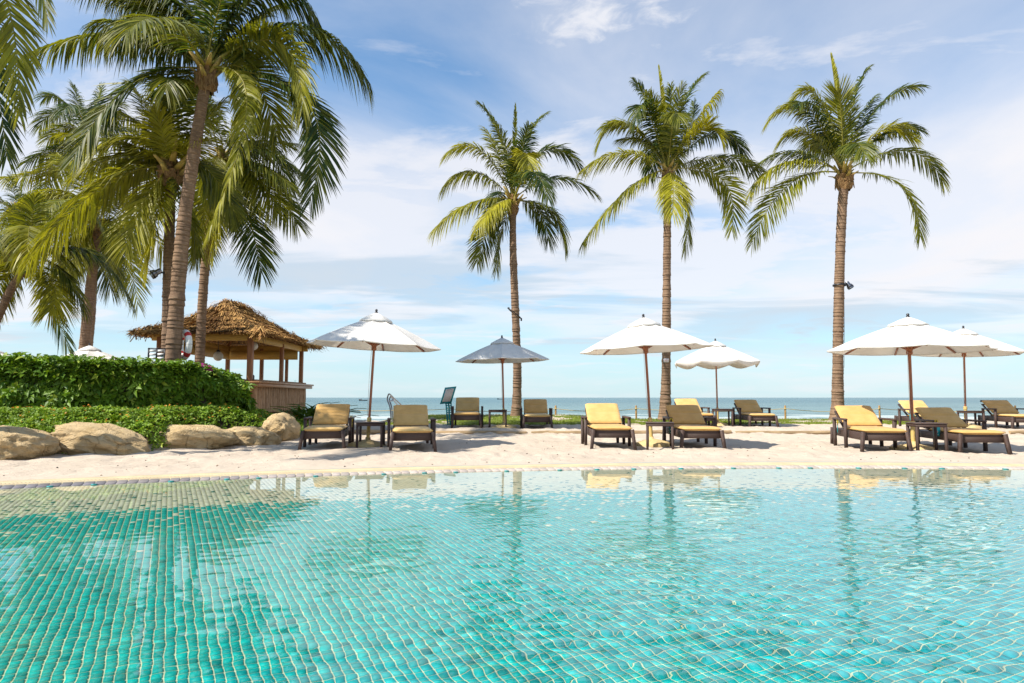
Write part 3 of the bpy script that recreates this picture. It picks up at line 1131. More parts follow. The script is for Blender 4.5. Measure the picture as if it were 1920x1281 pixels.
def add_heart(parent, org, top, r, seed=0, big=1.0):
    """fibre sheath and old leaf bases under the crown"""
    g = np.random.default_rng(seed)
    o = np.array(tuple(org)); t = np.array(tuple(top)) - o
    a = np.arange(18) * 2 * math.pi / 18
    rows = []
    zs = np.linspace(-.42, .32, 9)
    for z in zs:
        rad = r * big * np.interp(z, [-.42, -.25, 0, .32], [1.0, 1.35, 1.55, .7]) * (1 + .22 * g.normal(0, 1, 18) * (z > -.4))
        rows.append(np.stack([t[0] + rad * np.cos(a), t[1] + rad * np.sin(a), np.full(18, t[2] + z) + g.normal(0, .03, 18)], 1))
    V = np.concatenate(rows)
    i = np.arange(9 * 18).reshape(9, 18); j = np.roll(i, -1, 1)
    Q = np.stack([i[:-1], j[:-1], j[1:], i[1:]], -1).reshape(-1, 4)
    mb = MB().add(V, Q)
    # hanging tatters
    for k in range(16):
        an = g.uniform(0, 6.28); rad = r * 1.4 * big
        p = t + np.array((math.cos(an) * rad, math.sin(an) * rad, g.uniform(-.1, .15)))
        q = p + np.array((math.cos(an) * .06, math.sin(an) * .06, -g.uniform(.15, .4) * big))
        mb.bar(p, q, .05 * big, .015, .015, .006)
    mb.obj('fibre_sheath', M['fibre'], parent, True)
    mb = MB()
    for k in range(13):
        an = k * 2.4 + g.uniform(-.2, .2); up = g.uniform(.25, 1.1)
        d = np.array((math.cos(an) * math.cos(up), math.sin(an) * math.cos(up), math.sin(up)))
        p = t + np.array((math.cos(an) * r * .6, math.sin(an) * r * .6, -.22 + .034 * k))
        mb.bar(p, p + d * g.uniform(.28, .5) * big, .12 * big, .05 * big, .05, .025)
    mb.obj('leaf_bases', M['leaf_base'], parent)


def palm(label, group, trunk_px, Y, r0, r1, fronds, leaf=.75, n=62, extra=7, seed=1, basez=None, flare=.12, heart=1.0, xlen=3.0, ycol=.35, ring=.085, Ytop=None, kw0=None):
    """trunk_px: photo pixels up the trunk (bottom first) at depth Y; fronds: (mid x, mid y, tip x, tip y, depth offset, options)"""
    g = np.random.default_rng(seed)
    Ytop = Y if Ytop is None else Ytop
    k = len(trunk_px)
    path = [at(x, y, Y + (Ytop - Y) * i / (k - 1)) for i, (x, y) in enumerate(trunk_px)]
    b0 = path[0].copy()
    if basez is not None:
        # carry the trunk down to the ground
        d = (path[1] - path[0]); d.normalize()
        if b0.z > basez + .05:
            q = b0 - d * ((b0.z - basez) / max(d.z, .3))
            path.insert(0, q)
    org = path[0].copy()
    root = empty('coconut_palm', org, label, 'palm tree', group)
    add_trunk(root, org, path, r0, r1, flare, ring, seed)
    top = path[-1]
    add_heart(root, org, top, r1, seed, heart)
    i = 0
    for f in fronds:
        mx, my, tx, ty, d = f[:5]
        kw = dict(leaf=leaf, n=n, seed=seed * 100 + i, yellow=float(np.clip(g.normal(ycol, .22), 0, 1)), droop=.5, vee=.1, twist=float(g.normal(0, .25)))
        kw.update(kw0 or {})
        if len(f) > 5:
            kw.update(f[5])
        spear = kw.pop('spear', False)
        if not spear and ty - my > 70 and abs(tx - mx) < .8 * (ty - my):
            kw['twist'] = float(1.35 if g.uniform() < .5 else -1.35); kw['droop'] *= .55; kw['vee'] = .05
        base = top + Vector((0, 0, .12 + .1 * (ty < my))) + Vector((g.normal(0, .04), d * .05, 0))
        m_ = at(mx, my, Ytop + d * .45)
        t_ = at(tx, ty, Ytop + d)
        if spear:
            kw.update(leaf=leaf * .25, vee=.9, droop=0.0)
        add_frond(root, org, base, m_, t_, **kw)
        i += 1
    # fronds that reach away from or towards the view, filling the crown's depth
    for e in range(extra):
        az = math.pi / 2 + (math.pi if e % 3 == 1 else 0) + g.normal(0, .55)
        el = g.uniform(-.1, 1.1)
        ln = xlen * g.uniform(.8, 1.05)
        d = Vector((math.cos(az) * math.cos(el), math.sin(az) * math.cos(el), math.sin(el)))
        h = Vector((math.cos(az), math.sin(az), 0))
        base = top + Vector((0, 0, .12)) + h * .08
        mid = base + d * ln * .52 + Vector((0, 0, .10 * ln))
        tip = base + d * ln * .82 + h * ln * .12 + Vector((0, 0, -ln * g.uniform(.15, .42)))
        add_frond(root, org, base, mid, tip, leaf=leaf, n=n, seed=seed * 100 + 50 + e, yellow=float(np.clip(g.normal(ycol - .1, .2), 0, 1)), droop=.55, vee=.1)
    return root


def build_palms():
    y9 = dict(yellow=.9); y7 = dict(yellow=.7); dk = dict(yellow=.08)
    GB = 'coconut palms on the grass bank by the sea'
    palm('shortest of the three slim coconut palms on the bank, rising behind the small shaded parasol', GB,
         [(968, 784), (970, 700), (967, 600), (962, 470), (962, 382)], 22.0, .142, .100, [
        (883, 380, 813, 433, -.3, dict(yellow=.65, droop=.8)), (890, 323, 830, 353, .2, dict(yellow=.55, droop=.7)), (899, 281, 834, 293, -.2, y7),
        (936, 258, 899, 196, .2, dict(yellow=.2, vee=.35)), (965, 280, 967, 195, 0, dict(spear=True, yellow=.4)), (985, 268, 1022, 214, .5, dict(yellow=.2, vee=.3)),
        (1022, 282, 1092, 318, .5, dict(yellow=.1, droop=.35)), (1040, 335, 1118, 364, .2, dict(yellow=.15, droop=.4)), (1036, 398, 1060, 467, .3, dict(yellow=.35)),
        (1010, 395, 1028, 452, .9, dict(yellow=.15)), (930, 385, 893, 430, -1.2, dict(yellow=1.0, droop=.7)), (920, 420, 894, 492, .2, dict(yellow=.25)),
        (941, 432, 931, 505, .5, dict(yellow=.3)), (940, 300, 908, 240, .8, y7), (985, 290, 990, 330, -1.3, y9), (955, 300, 925, 225, -.5, dict(yellow=.3)), (975, 300, 992, 235, -.9, dk)],
         leaf=.84, n=92, extra=2, seed=3, basez=.2, flare=.10, xlen=2.9)
    palm('middle coconut palm of the bank with a small white notice nailed to its trunk', GB,
         [(1247, 782), (1249, 690), (1250, 560), (1251, 430), (1252, 325)], 22.0, .148, .108, [
        (1176, 356, 1092, 457, -.2, dict(yellow=.6, droop=.75)), (1172, 287, 1090, 321, -.3, dict(yellow=.7, droop=.6)), (1172, 232, 1121, 272, .2, dict(yellow=.6)),
        (1190, 240, 1133, 238, .7, dict(yellow=.45)), (1224, 215, 1188, 152, .3, dict(yellow=.15, vee=.3)), (1212, 205, 1193, 225, -.9, dict(yellow=.1)),
        (1241, 200, 1234, 124, 0, dict(spear=True, yellow=.9)), (1255, 225, 1258, 160, .2, dict(yellow=.25, vee=.5)), (1278, 205, 1319, 141, .3, dict(yellow=.15, vee=.35)),
        (1307, 225, 1348, 171, -.2, dict(yellow=.95, droop=1.0)), (1345, 250, 1401, 304, .3, dict(yellow=.08)), (1316, 240, 1354, 266, -.8, dict(yellow=1.0, droop=.2)),
        (1350, 297, 1428, 322, .1, dict(yellow=.3)), (1352, 335, 1372, 432, -.3, dict(yellow=.5)), (1262, 350, 1261, 402, -1.5, dict(yellow=1.0, droop=.6)),
        (1287, 378, 1284, 469, .3, dict(yellow=.3)), (1290, 250, 1300, 190, .9, dk), (1215, 270, 1165, 262, .8, dict(yellow=.4)), (1265, 230, 1280, 160, -.5, dict(yellow=.4)), (1240, 240, 1218, 175, -.6, dict(yellow=.6))],
         leaf=.88, n=96, extra=3, seed=5, basez=.14, flare=.12, xlen=3.1)
    palm('right-hand coconut palm of the bank with a spotlight strapped to its trunk', GB,
         [(1571, 790), (1571, 690), (1573, 560), (1577, 430), (1583, 332)], 22.0, .168, .138, [
        (1481, 345, 1410, 457, -.4, dict(yellow=.45, droop=.55)), (1478, 303, 1406, 364, -.2, dict(yellow=.6, droop=.7)), (1486, 286, 1414, 316, .4, dict(yellow=.2)),
        (1514, 250, 1462, 266, .2, dict(yellow=.75)), (1506, 207, 1439, 229, .2, y7), (1535, 184, 1487, 187, .4, dict(yellow=.7)), (1527, 215, 1500, 195, -.7, dict(yellow=.1)),
        (1568, 185, 1557, 102, 0, dict(spear=True, yellow=.9)), (1573, 210, 1567, 130, .2, dict(spear=True, yellow=.4)), (1578, 225, 1570, 172, -.7, dict(yellow=.55, vee=.6, droop=0)),
        (1599, 195, 1628, 129, .2, dict(yellow=.12, vee=.3)), (1646, 202, 1726, 163, .3, dict(yellow=.15, vee=.3)), (1655, 245, 1712, 262, -.6, dict(yellow=.95, droop=.4)),
        (1697, 283, 1768, 342, .1, dict(yellow=.35)), (1690, 348, 1725, 446, -.1, dict(yellow=.5)), (1660, 248, 1722, 245, .8, dict(yellow=.1)), (1560, 240, 1530, 180, .7, dict(yellow=.5)),
        (1610, 240, 1640, 180, .9, dk)],
         leaf=.92, n=96, extra=3, seed=7, basez=.13, flare=.12, xlen=3.2, heart=1.25)

    GL = 'coconut palms standing behind the hedge'
    palm('tallest, nearest coconut palm with a life ring on its leaning trunk behind the hedge', GL,
         [(324, 690), (328, 620), (337, 500), (350, 380), (368, 260), (388, 140)], 14.8, .172, .108, [
        (285, 60, 178, 43, -.7, dict(yellow=.22, droop=.95, leaf=1.0)), (235, 66, 46, 104, .3, dict(yellow=.35, droop=.9, leaf=.8)), (246, 158, 136, 300, -.6, dict(yellow=.12, droop=.35, twist=-.3, leaf=1.0)),
        (322, 0, 150, -30, -.3, dict(yellow=.2, droop=.9, leaf=1.0)), (400, -30, 420, -170, .3, dk), (440, 20, 500, -120, .5, dict(yellow=.2)), (350, 0, 270, -110, .6, dict(yellow=.3)),
        (560, 52, 690, 152, .2, dict(yellow=.2, droop=.85)), (520, 78, 566, 205, -.5, dict(yellow=.55, droop=.8)), (575, 190, 578, 386, .1, dict(yellow=.06, leaf=.95, droop=.45)),
        (463, 190, 384, 452, -1.1, dict(yellow=.7, droop=1.1, leaf=.55)), (505, -20, 606, 62, .4, dict(yellow=.15, droop=.8)), (325, 30, 245, 0, .8, dict(yellow=.3)),
        (300, 62, 265, 30, 1.3, dict(yellow=.5)), (450, 60, 520, 10, 1.2, dict(yellow=.3)), (470, 140, 520, 260, 1.2, dict(yellow=.4)), (330, 170, 300, 300, 1.3, dict(yellow=.4)), (310, 35, 215, -10, -.2, dict(yellow=.3, droop=.9)),
        (420, -20, 460, -140, -.9, dict(yellow=.2))],
         leaf=1.08, n=130, extra=2, seed=11, basez=.5, flare=.05, xlen=3.0, heart=1.25, ycol=.35, Ytop=14.8)
    palm('coconut palm with a spotlight on its trunk just left of the leaning life ring palm', GL,
         [(313, 690), (315, 580), (317, 470), (319, 380), (321, 322)], 15.6, .128, .105, [
        (250, 258, 152, 300, -.2, dict(yellow=.65)), (192, 350, 55, 490, -.6, dict(yellow=.65, droop=.6, leaf=1.0)), (325, 240, 335, 160, .3, dict(yellow=.5)), (265, 235, 195, 205, .2, dict(yellow=.55)),
        (290, 230, 245, 155, .5, dict(yellow=.5)), (365, 250, 420, 190, .4, dict(yellow=.6)), (270, 300, 170, 380, .3, dict(yellow=.55)), (275, 370, 235, 470, -.5, dict(yellow=.75)),
        (295, 400, 272, 500, -.8, dict(yellow=.95)), (350, 390, 372, 470, -.3, dict(yellow=.4)), (380, 310, 440, 400, .4, dict(yellow=.3)), (245, 290, 140, 330, .6, dict(yellow=.6)),
        (310, 270, 290, 200, -.8, dict(yellow=.9)), (350, 280, 400, 260, -.6, dict(yellow=.85)), (235, 270, 120, 250, .4, dict(yellow=.6))],
         leaf=.95, n=100, extra=3, seed=13, basez=.45, flare=.06, xlen=2.8, heart=1.5, ycol=.5)
    palm('coconut palm behind the thatched bar roof with fronds drooping to the right', GL,
         [(374, 690), (380, 560), (391, 440), (404, 360), (416, 300)], 19.0, .135, .10, [
        (495, 285, 563, 322, .1, dict(yellow=.15)), (462, 395, 490, 512, -.2, dict(yellow=.05)), (500, 345, 557, 420, .4, dict(yellow=.3)), (470, 250, 535, 235, .3, dict(yellow=.3)), (490, 310, 545, 350, -.6, dict(yellow=.3)),
        (445, 230, 470, 165, .2, dict(yellow=.4)), (405, 225, 385, 160, .4, dict(yellow=.5)), (395, 330, 375, 450, -.8, dict(yellow=.75)), (430, 340, 455, 420, .6, dict(yellow=.35)), (475, 325, 520, 400, -.4, dict(yellow=.55)),
        (385, 400, 370, 480, .3, dict(yellow=.4)), (470, 270, 555, 270, .7, dict(yellow=.2)), (410, 380, 400, 470, -.5, dict(yellow=.8))],
         leaf=1.05, n=100, extra=3, seed=17, basez=.2, flare=.08, xlen=3.0, ycol=.4)
    palm('upright coconut palm rising left of the bar beside the half hidden parasol', GL,
         [(158, 655), (164, 590), (172, 520), (178, 470), (184, 428)], 24.0, .175, .155, [
        (110, 358, -8, 424, -.2, dict(yellow=.65, droop=.8)), (118, 400, 20, 520, -.8, dict(yellow=.6, droop=.6)), (62, 420, -12, 500, .2, dict(yellow=.75)), (225, 440, 259, 574, -.3, dict(yellow=.6)),
        (150, 385, 98, 475, -1.2, dict(yellow=.7, droop=.5)), (198, 475, 207, 540, .8, dk), (150, 450, 118, 530, -.8, dict(yellow=.6)), (190, 350, 195, 285, .2, dict(yellow=.4)), (150, 340, 110, 290, .3, dict(yellow=.6)),
        (225, 380, 265, 380, .3, dict(yellow=.5)), (140, 480, 122, 545, .3, dict(yellow=.35)), (215, 430, 225, 530, .5, dict(yellow=.5)), (140, 375, 60, 380, .7, dict(yellow=.6)), (170, 340, 150, 270, -.5, dict(yellow=.6)), (205, 350, 235, 300, -.3, dict(yellow=.5))],
         leaf=1.15, n=100, extra=3, seed=19, basez=.0, flare=.08, xlen=3.6, ycol=.6)
    palm('taller bluish coconut palm whose crown shows above the yellow-green crowns', GL,
         [(166, 655), (172, 590), (178, 460), (172, 360), (166, 262)], 27.5, .15, .11, [
        (120, 190, 84, 182, .1, dict(yellow=.15)), (112, 212, 74, 240, .2, dict(yellow=.2)), (98, 283, 50, 305, -.2, dict(yellow=.15)), (150, 205, 138, 160, .1, dict(yellow=.25)), (90, 318, -6, 333, -.4, dict(yellow=.7)),
        (195, 215, 228, 195, .2, dict(yellow=.3)), (215, 255, 255, 300, .4, dict(yellow=.3)), (110, 300, 78, 375, .3, dict(yellow=.5)), (180, 200, 190, 160, .3, dict(yellow=.2)), (130, 240, 90, 262, -.3, dict(yellow=.4)),
        (145, 300, 120, 370, -.4, dict(yellow=.5)), (195, 300, 225, 370, .2, dict(yellow=.4))],
         leaf=1.0, n=90, extra=4, seed=23, basez=.1, flare=.08, xlen=3.0, ycol=.35)
    palm('leaning coconut palm at the far left with dark fronds hanging by the hedge', GL,
         [(-6, 600), (16, 552), (40, 512), (54, 488)], 17.5, .10, .09, [
        (87, 540, 129, 657, -.1, dict(yellow=.05)), (116, 508, 156, 578, .2, dict(yellow=.25)), (100, 535, 92, 585, -.7, dict(yellow=.8)), (20, 470, -20, 520, .1, dict(yellow=.6)), (40, 430, 22, 385, .2, dict(yellow=.4)),
        (75, 440, 100, 420, .3, dict(yellow=.4)), (10, 520, -30, 600, -.2, dict(yellow=.5)), (90, 470, 140, 500, .4, dict(yellow=.4)), (15, 450, -30, 450, .3, dict(yellow=.5)), (60, 420, 65, 370, -.2, dict(yellow=.4))],
         leaf=.85, n=84, extra=5, seed=29, basez=.3, flare=.08, xlen=2.6, ycol=.4)
    palm('small distant coconut palm crown peeping out at the left edge', GL,
         [(-52, 655), (-20, 540), (10, 460), (32, 402)], 26.0, .16, .12, [
        (28, 365, 18, 325, .1, dict(yellow=.15)), (40, 362, 48, 318, .1, dict(yellow=.2)), (50, 375, 75, 345, .2, dict(yellow=.2)), (10, 380, -14, 352, .2, dict(yellow=.3)), (55, 395, 85, 425, .2, dict(yellow=.3)), (10, 400, -20, 440, .1, dict(yellow=.4)),
        (32, 430, 25, 475, -.2, dict(yellow=.3))],
         leaf=.8, n=44, extra=4, seed=31, basez=.1, flare=.08, xlen=2.2, ycol=.3)
    palm('coconut palm outside the frame whose nearest fronds hang into the top left corner', GL,
         [(-330, 740), (-320, 500), (-270, 200), (-205, -120)], 9.2, .16, .13, [
        (-20, -70, 36, 215, .2, dict(yellow=.55, droop=.6, leaf=.62)), (-60, 0, 14, 300, .8, dict(yellow=.05, droop=.3, leaf=.7)), (-10, -170, 90, 40, -.3, dict(yellow=.18, droop=.25, leaf=.62)), (-330, -150, -420, 60, .2), (-250, -250, -300, -390, .3),
        (-130, -220, -60, -300, .5), (-260, -50, -280, 180, -.2), (-320, -200, -440, -160, .4)],
         leaf=.7, n=110, extra=4, seed=37, basez=.45, flare=.08, xlen=2.6, ycol=.35)


build_palms()


# ------------------------------------------------------------------ boulders, planting bed
def boulder(label, px0, px1, top, base, Y, depth=.8, seed=0, lean=0.0, flat=0.5, loc=None):
    """rounded sandstone boulder spanning photo pixels px0..px1"""
    c0, c1 = at(px0, base, Y + depth * .45), at(px1, base, Y + depth * .45)
    w = (c1.x - c0.x) / 2
    h = at((px0 + px1) / 2, top, Y + depth * .35).z
    cx, cy = (c0.x + c1.x) / 2, Y + depth * .5
    z0 = gz(cx, Y) - .12
    bm = bmesh.new()
    bmesh.ops.create_icosphere(bm, subdivisions=5, radius=1.0)
    H = (h - z0) * 1.13
    for v in bm.verts:
        p = v.co.copy()
        n1 = mnoise.fractal(p * .9 + Vector((seed * 7.1, seed, 0)), 1.0, 2.0, 4)
        n2 = mnoise.fractal(p * 3.0 + Vector((seed, seed * 3, 5)), 1.0, 2.0, 4)
        n3 = mnoise.cell_vector(p * 1.25 + Vector((seed * 1.3, 0, seed)))
        # blocky shoulders
        q = Vector((math.copysign(abs(p.x) ** .74, p.x), math.copysign(abs(p.y) ** .70, p.y), math.copysign(abs(p.z) ** .86, p.z)))
        rdg = 1 - abs(mnoise.fractal(p * 1.7 + Vector((seed * 2.3, 9, seed)), 1.0, 2.0, 3)) * 2
        q *= (1 + .20 * n1 + .09 * n2 + .07 * rdg + .03 * mnoise.fractal(p * 8, 1.0, 2.0, 3) + .045 * n3.x)
        q.x *= w * 1.0; q.y *= depth * .55
        zz = (q.z * .5 + .5) * H
        q.x += lean * zz
        # one shoulder lower than the other
        zz *= 1 - flat * .5 * max(0, q.x / w) ** 1.5
        v.co = Vector((q.x, q.y, zz))
    me = bpy.data.meshes.new('boulder')
    bm.to_mesh(me); bm.free()
    me.shade_smooth()
    me.materials.append(M['rock'])
    o = link(bpy.data.objects.new('boulder', me))
    o.location = (cx, cy, z0)
    tag(o, label, 'boulder', 'boulders edging the planting bed')
    return o


def leaf_cloud(name, parent, P, Nn, size, kind='rosette', per=5, col=(), mat=None, spread=.9, seed=0, org=(0, 0, 0), width=.45):
    """sprigs of folded leaves at points P with outward normals Nn"""
    g = np.random.default_rng(seed)
    n = len(P)
    P = np.repeat(P, per, 0); Nn = np.repeat(Nn, per, 0)
    k = len(P)
    a = np.tile(np.arange(per) * 2 * math.pi / per, n) + np.repeat(g.uniform(0, 6.28, n), per) + g.normal(0, .3, k)
    ref = np.where(np.abs(Nn[:, 2:3]) < .9, np.array([[0, 0, 1.0]]), np.array([[1.0, 0, 0]]))
    X = unit(np.cross(ref, Nn)); Y = np.cross(Nn, X)
    out = X * np.cos(a)[:, None] + Y * np.sin(a)[:, None]
    up = g.uniform(.05, .85, k)[:, None]
    d = unit(out * spread + Nn * up + g.normal(0, .18, (k, 3)))
    L = size * g.uniform(.65, 1.25, k)
    sd = unit(np.cross(d, Nn + g.normal(0, .25, (k, 3))))
    nn = unit(np.cross(sd, d))
    W = L * width
    base = P + out * (size * .05)
    mid = base + d * (L * .5)[:, None] - nn * (L * .02)[:, None]
    tip = base + d * L[:, None] + (np.array([[0, 0, -1.0]]) * .22 - nn * .1) * L[:, None]
    fold = nn * (W * .22)[:, None]
    V = np.stack([base, mid - sd * (W * .5)[:, None] + fold, mid, mid + sd * (W * .5)[:, None] + fold, tip], 1)
    b = np.arange(k)[:, None] * 5
    T = np.concatenate([b + np.array(t) for t in ((0, 2, 1), (0, 3, 2), (1, 2, 4), (2, 3, 4))])
    t = np.repeat(g.uniform(0, 1, n), per)[:, None] * .6 + g.uniform(0, .4, k)[:, None]
    c = (1 - t) * np.array(col[0]) + t * np.array(col[1])
    if len(col) > 2:
        s = (g.uniform(0, 1, k) < .06)[:, None]
        c = np.where(s, np.array(col[2]), c)
    me = mesh_from(name, V.reshape(-1, 3) - np.array(org), T, mat, False, {'tint': np.repeat(c, 5, 0)})
    o = link(bpy.data.objects.new(name, me), parent)
    tag(o, kind='stuff')
    return o


def build_bed():
    boulder('big squarish yellow boulder at the left edge, nearest the pool', -80, 74, 812, 886, 9.75, .95, 1, flat=.25)
    boulder('long yellow boulder that slopes down to the right, second from the left edge', 84, 268, 801, 871, 10.75, .95, 2, flat=1.1)
    boulder('pale low flat topped boulder in the middle of the bed edge', 256, 428, 803, 858, 12.1, .9, 3, flat=.35)
    boulder('small rounded lump of rock wedged between the pale flat boulder and the domed one', 400, 440, 826, 848, 12.8, .45, 4)
    boulder('domed brown boulder near the right end of the planting bed', 426, 510, 806, 847, 13.0, .7, 5, flat=.3)
    boulder('tall narrow boulder standing at the right end of the bed beside the first lounger', 494, 548, 785, 839, 13.9, .8, 6, flat=.5, lean=.12)
    boulder('boulder half hidden behind the tall narrow one at the end of the bed', 520, 551, 786, 818, 15.0, .6, 8, flat=.3)
    # soil shows between the plants
    xs = np.linspace(-13, -4.5, 120); v = np.linspace(0, 1, 60)
    X = np.repeat(xs[None], 60, 0)
    yb = bed_front(xs) + .35
    Y = yb[None] + v[:, None] * (17.2 - yb)[None]
    Z = ground(X, Y) + .012
    o = link(bpy.data.objects.new('bed_soil', mesh_from('bed_soil', np.stack([X, Y, Z], -1).reshape(-1, 3), grid_faces(*X.shape), M['soil'], True)))
    tag(o, kind='structure')
    # clipped hedge: a path of stations front to back
    st = [(-14.0, 11.9), (-10.0, 12.0), (-8.0, 12.2), (-7.0, 12.8), (-6.3, 13.6), (-5.68, 14.55)]
    xs = np.array([s[0] for s in st]); ysf = np.array([s[1] for s in st])
    hd = empty('hedge', (-8.0, 13.0, .5), 'dense clipped green hedge along the planting bed in front of the palms', 'hedge')
    org = np.array((-8.0, 13.0, .5))
    hf = lambda x: np.interp(x, xs, ysf)
    top = lambda x, y: 1.52 - .05 * sstep(-8, -6.6, x) - .22 * sstep(-6.45, -5.8, x) + .09 * fbm(x * 1.3, y * 1.3, 77, 4)
    dep = 1.1
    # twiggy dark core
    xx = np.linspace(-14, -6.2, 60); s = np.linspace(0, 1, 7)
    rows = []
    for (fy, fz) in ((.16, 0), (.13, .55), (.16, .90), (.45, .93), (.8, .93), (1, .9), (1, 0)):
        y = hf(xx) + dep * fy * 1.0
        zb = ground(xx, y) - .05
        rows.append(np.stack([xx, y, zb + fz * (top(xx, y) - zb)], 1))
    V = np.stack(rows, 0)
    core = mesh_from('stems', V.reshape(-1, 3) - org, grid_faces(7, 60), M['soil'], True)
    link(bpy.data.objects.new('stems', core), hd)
    g = np.random.default_rng(3)
    # front face, top and right end
    n = 3300
    x = g.uniform(-12.4, -5.64, n); fz = g.uniform(.02, 1, n) ** .85
    y0 = hf(x)
    zb = ground(x, y0); zt = top(x, y0)
    lump = .30 * fbm(x * 1.8, fz * 2.4, 5, 4)
    y = y0 + .05 - lump + .16 * sstep(.8, 1, fz) + g.uniform(-.02, .22, n) + .14 * (1 - sstep(0, .3, fz))
    P1 = np.stack([x, y, zb + fz * (zt - zb)], 1)
    N1 = unit(np.stack([g.normal(.12, .35, n), -np.ones(n), .35 + .9 * sstep(.7, 1, fz) + g.normal(0, .35, n)], 1))
    n2 = 3000
    v = g.uniform(0.02, 1, n2); x = -5.68 - .50 * v - g.uniform(0, 6.7, n2)
    y = hf(x) + v * dep
    P2 = np.stack([x, y, top(x, y) + g.uniform(-.10, .05, n2) - .20 * sstep(.2, 0, v)], 1)
    N2 = unit(np.stack([g.normal(0, .4, n2), g.normal(-.1, .4, n2), np.ones(n2)], 1))
    n4 = 260
    x = g.uniform(-11.2, -5.95, n4); v = g.uniform(0, .5, n4)
    y = hf(x) + v * dep
    P4 = np.stack([x, y, top(x, y) + g.uniform(.02, .14, n4)], 1)
    N4 = unit(np.stack([g.normal(0, .3, n4), g.normal(-.2, .3, n4), np.ones(n4)], 1))
    n3 = 750
    v = g.uniform(0, 1, n3); fz = g.uniform(0.02, 1, n3)
    xe = -5.66 - .50 * v + .10 * fbm(v * 4, fz * 4, 9, 2)
    y = hf(-5.68) + v * dep
    zb = ground(xe, y); zt = top(xe, y)
    P3 = np.stack([xe - .18 * sstep(.75, 1, fz) + g.uniform(-.15, .03, n3), y, zb + fz * (zt - zb)], 1)
    N3 = unit(np.stack([np.ones(n3), g.normal(-.2, .4, n3), .35 + g.normal(0, .4, n3)], 1))
    leaf_cloud('foliage', hd, np.concatenate([P1, P2, P3, P4]), np.concatenate([N1, N2, N3, N4]), .14, per=6,
               col=((.045, .115, .010), (.17, .28, .018), (.28, .35, .04)), mat=M['hedge_leaf'], seed=1, org=org, width=.44)
    # bougainvillea sprig poking out of the top
    c = at(386, 690, 14.0)
    fl = empty('bougainvillea', c - Vector((0, 0, .12)), 'magenta bougainvillea flowers poking out of the hedge top', 'flowers')
    n = 34
    Pp = np.array(tuple(c)) + g.normal(0, 1, (n, 3)) * np.array((.085, .06, .05))
    leaf_cloud('petals', fl, Pp, unit(g.normal(0, 1, (n, 3)) + np.array((0, -.6, .5))), .055, per=3, col=((.42, .012, .22), (.55, .03, .33)), mat=M['petal'], seed=4, org=np.array(tuple(fl.location)), width=.8)
    MB().tube([(0, 0, -.1), (.01, 0, .05), (.0, -.02, .12)], .006, 5).obj('stem', M['bamboo'], fl)
    # low flowering ground cover spilling between the boulders
    gc = empty('flowering_shrubs', (-6, 11, .3), 'low bright green lantana bed with tiny orange and yellow flowers below the hedge', 'ground cover')
    org = np.array((-6, 11, .3))
    n = 16000
    x = g.uniform(-11.5, -4.42, n); v = g.uniform(0, 1, n)
    yb = bed_front(x) + .12
    ye = np.where(x < -5.68, hf(np.minimum(x, -5.68)) + .12, 17.2)
    y = yb + v * (ye - yb)
    hgt = .19 + .11 * fbm(x * 1.6, y * 1.6, 21, 3) + .05 * sstep(0, .25, v)
    hgt = hgt * sstep(-.12, .12, v) * (1 - .6 * sstep(-5.6, -4.5, x))
    z = ground(x, y) + hgt + g.uniform(-.07, .03, n)
    front = sstep(.12, 0, v)
    y = y - front * g.uniform(0, .22, n)
    z = z - front * g.uniform(0, .22, n)
    Nn = unit(np.stack([g.normal(0, .4, n), -.35 - front + g.normal(0, .4, n), np.ones(n) * .9], 1))
    P = np.stack([x, y, z], 1)
    o = leaf_cloud('foliage', gc, P, Nn, .058, per=5, col=((.090, .185, .014), (.23, .34, .022), (.32, .38, .04)), mat=M['hedge_leaf'], seed=6, org=org, width=.55)
    n = 520
    idx = g.choice(len(P), n, False)
    Pf = P[idx] + np.array((0, 0, .05))
    keep = v[idx] > .25
    Pf = Pf[keep]
    m = len(Pf)
    o = leaf_cloud('blossoms', gc, Pf, unit(g.normal(0, .3, (m, 3)) + np.array((0, -.3, 1))), .022, per=5, col=((.72, .16, .03), (.75, .42, .05), (.75, .55, .30)), mat=M['petal'], seed=8, org=org, width=.9)


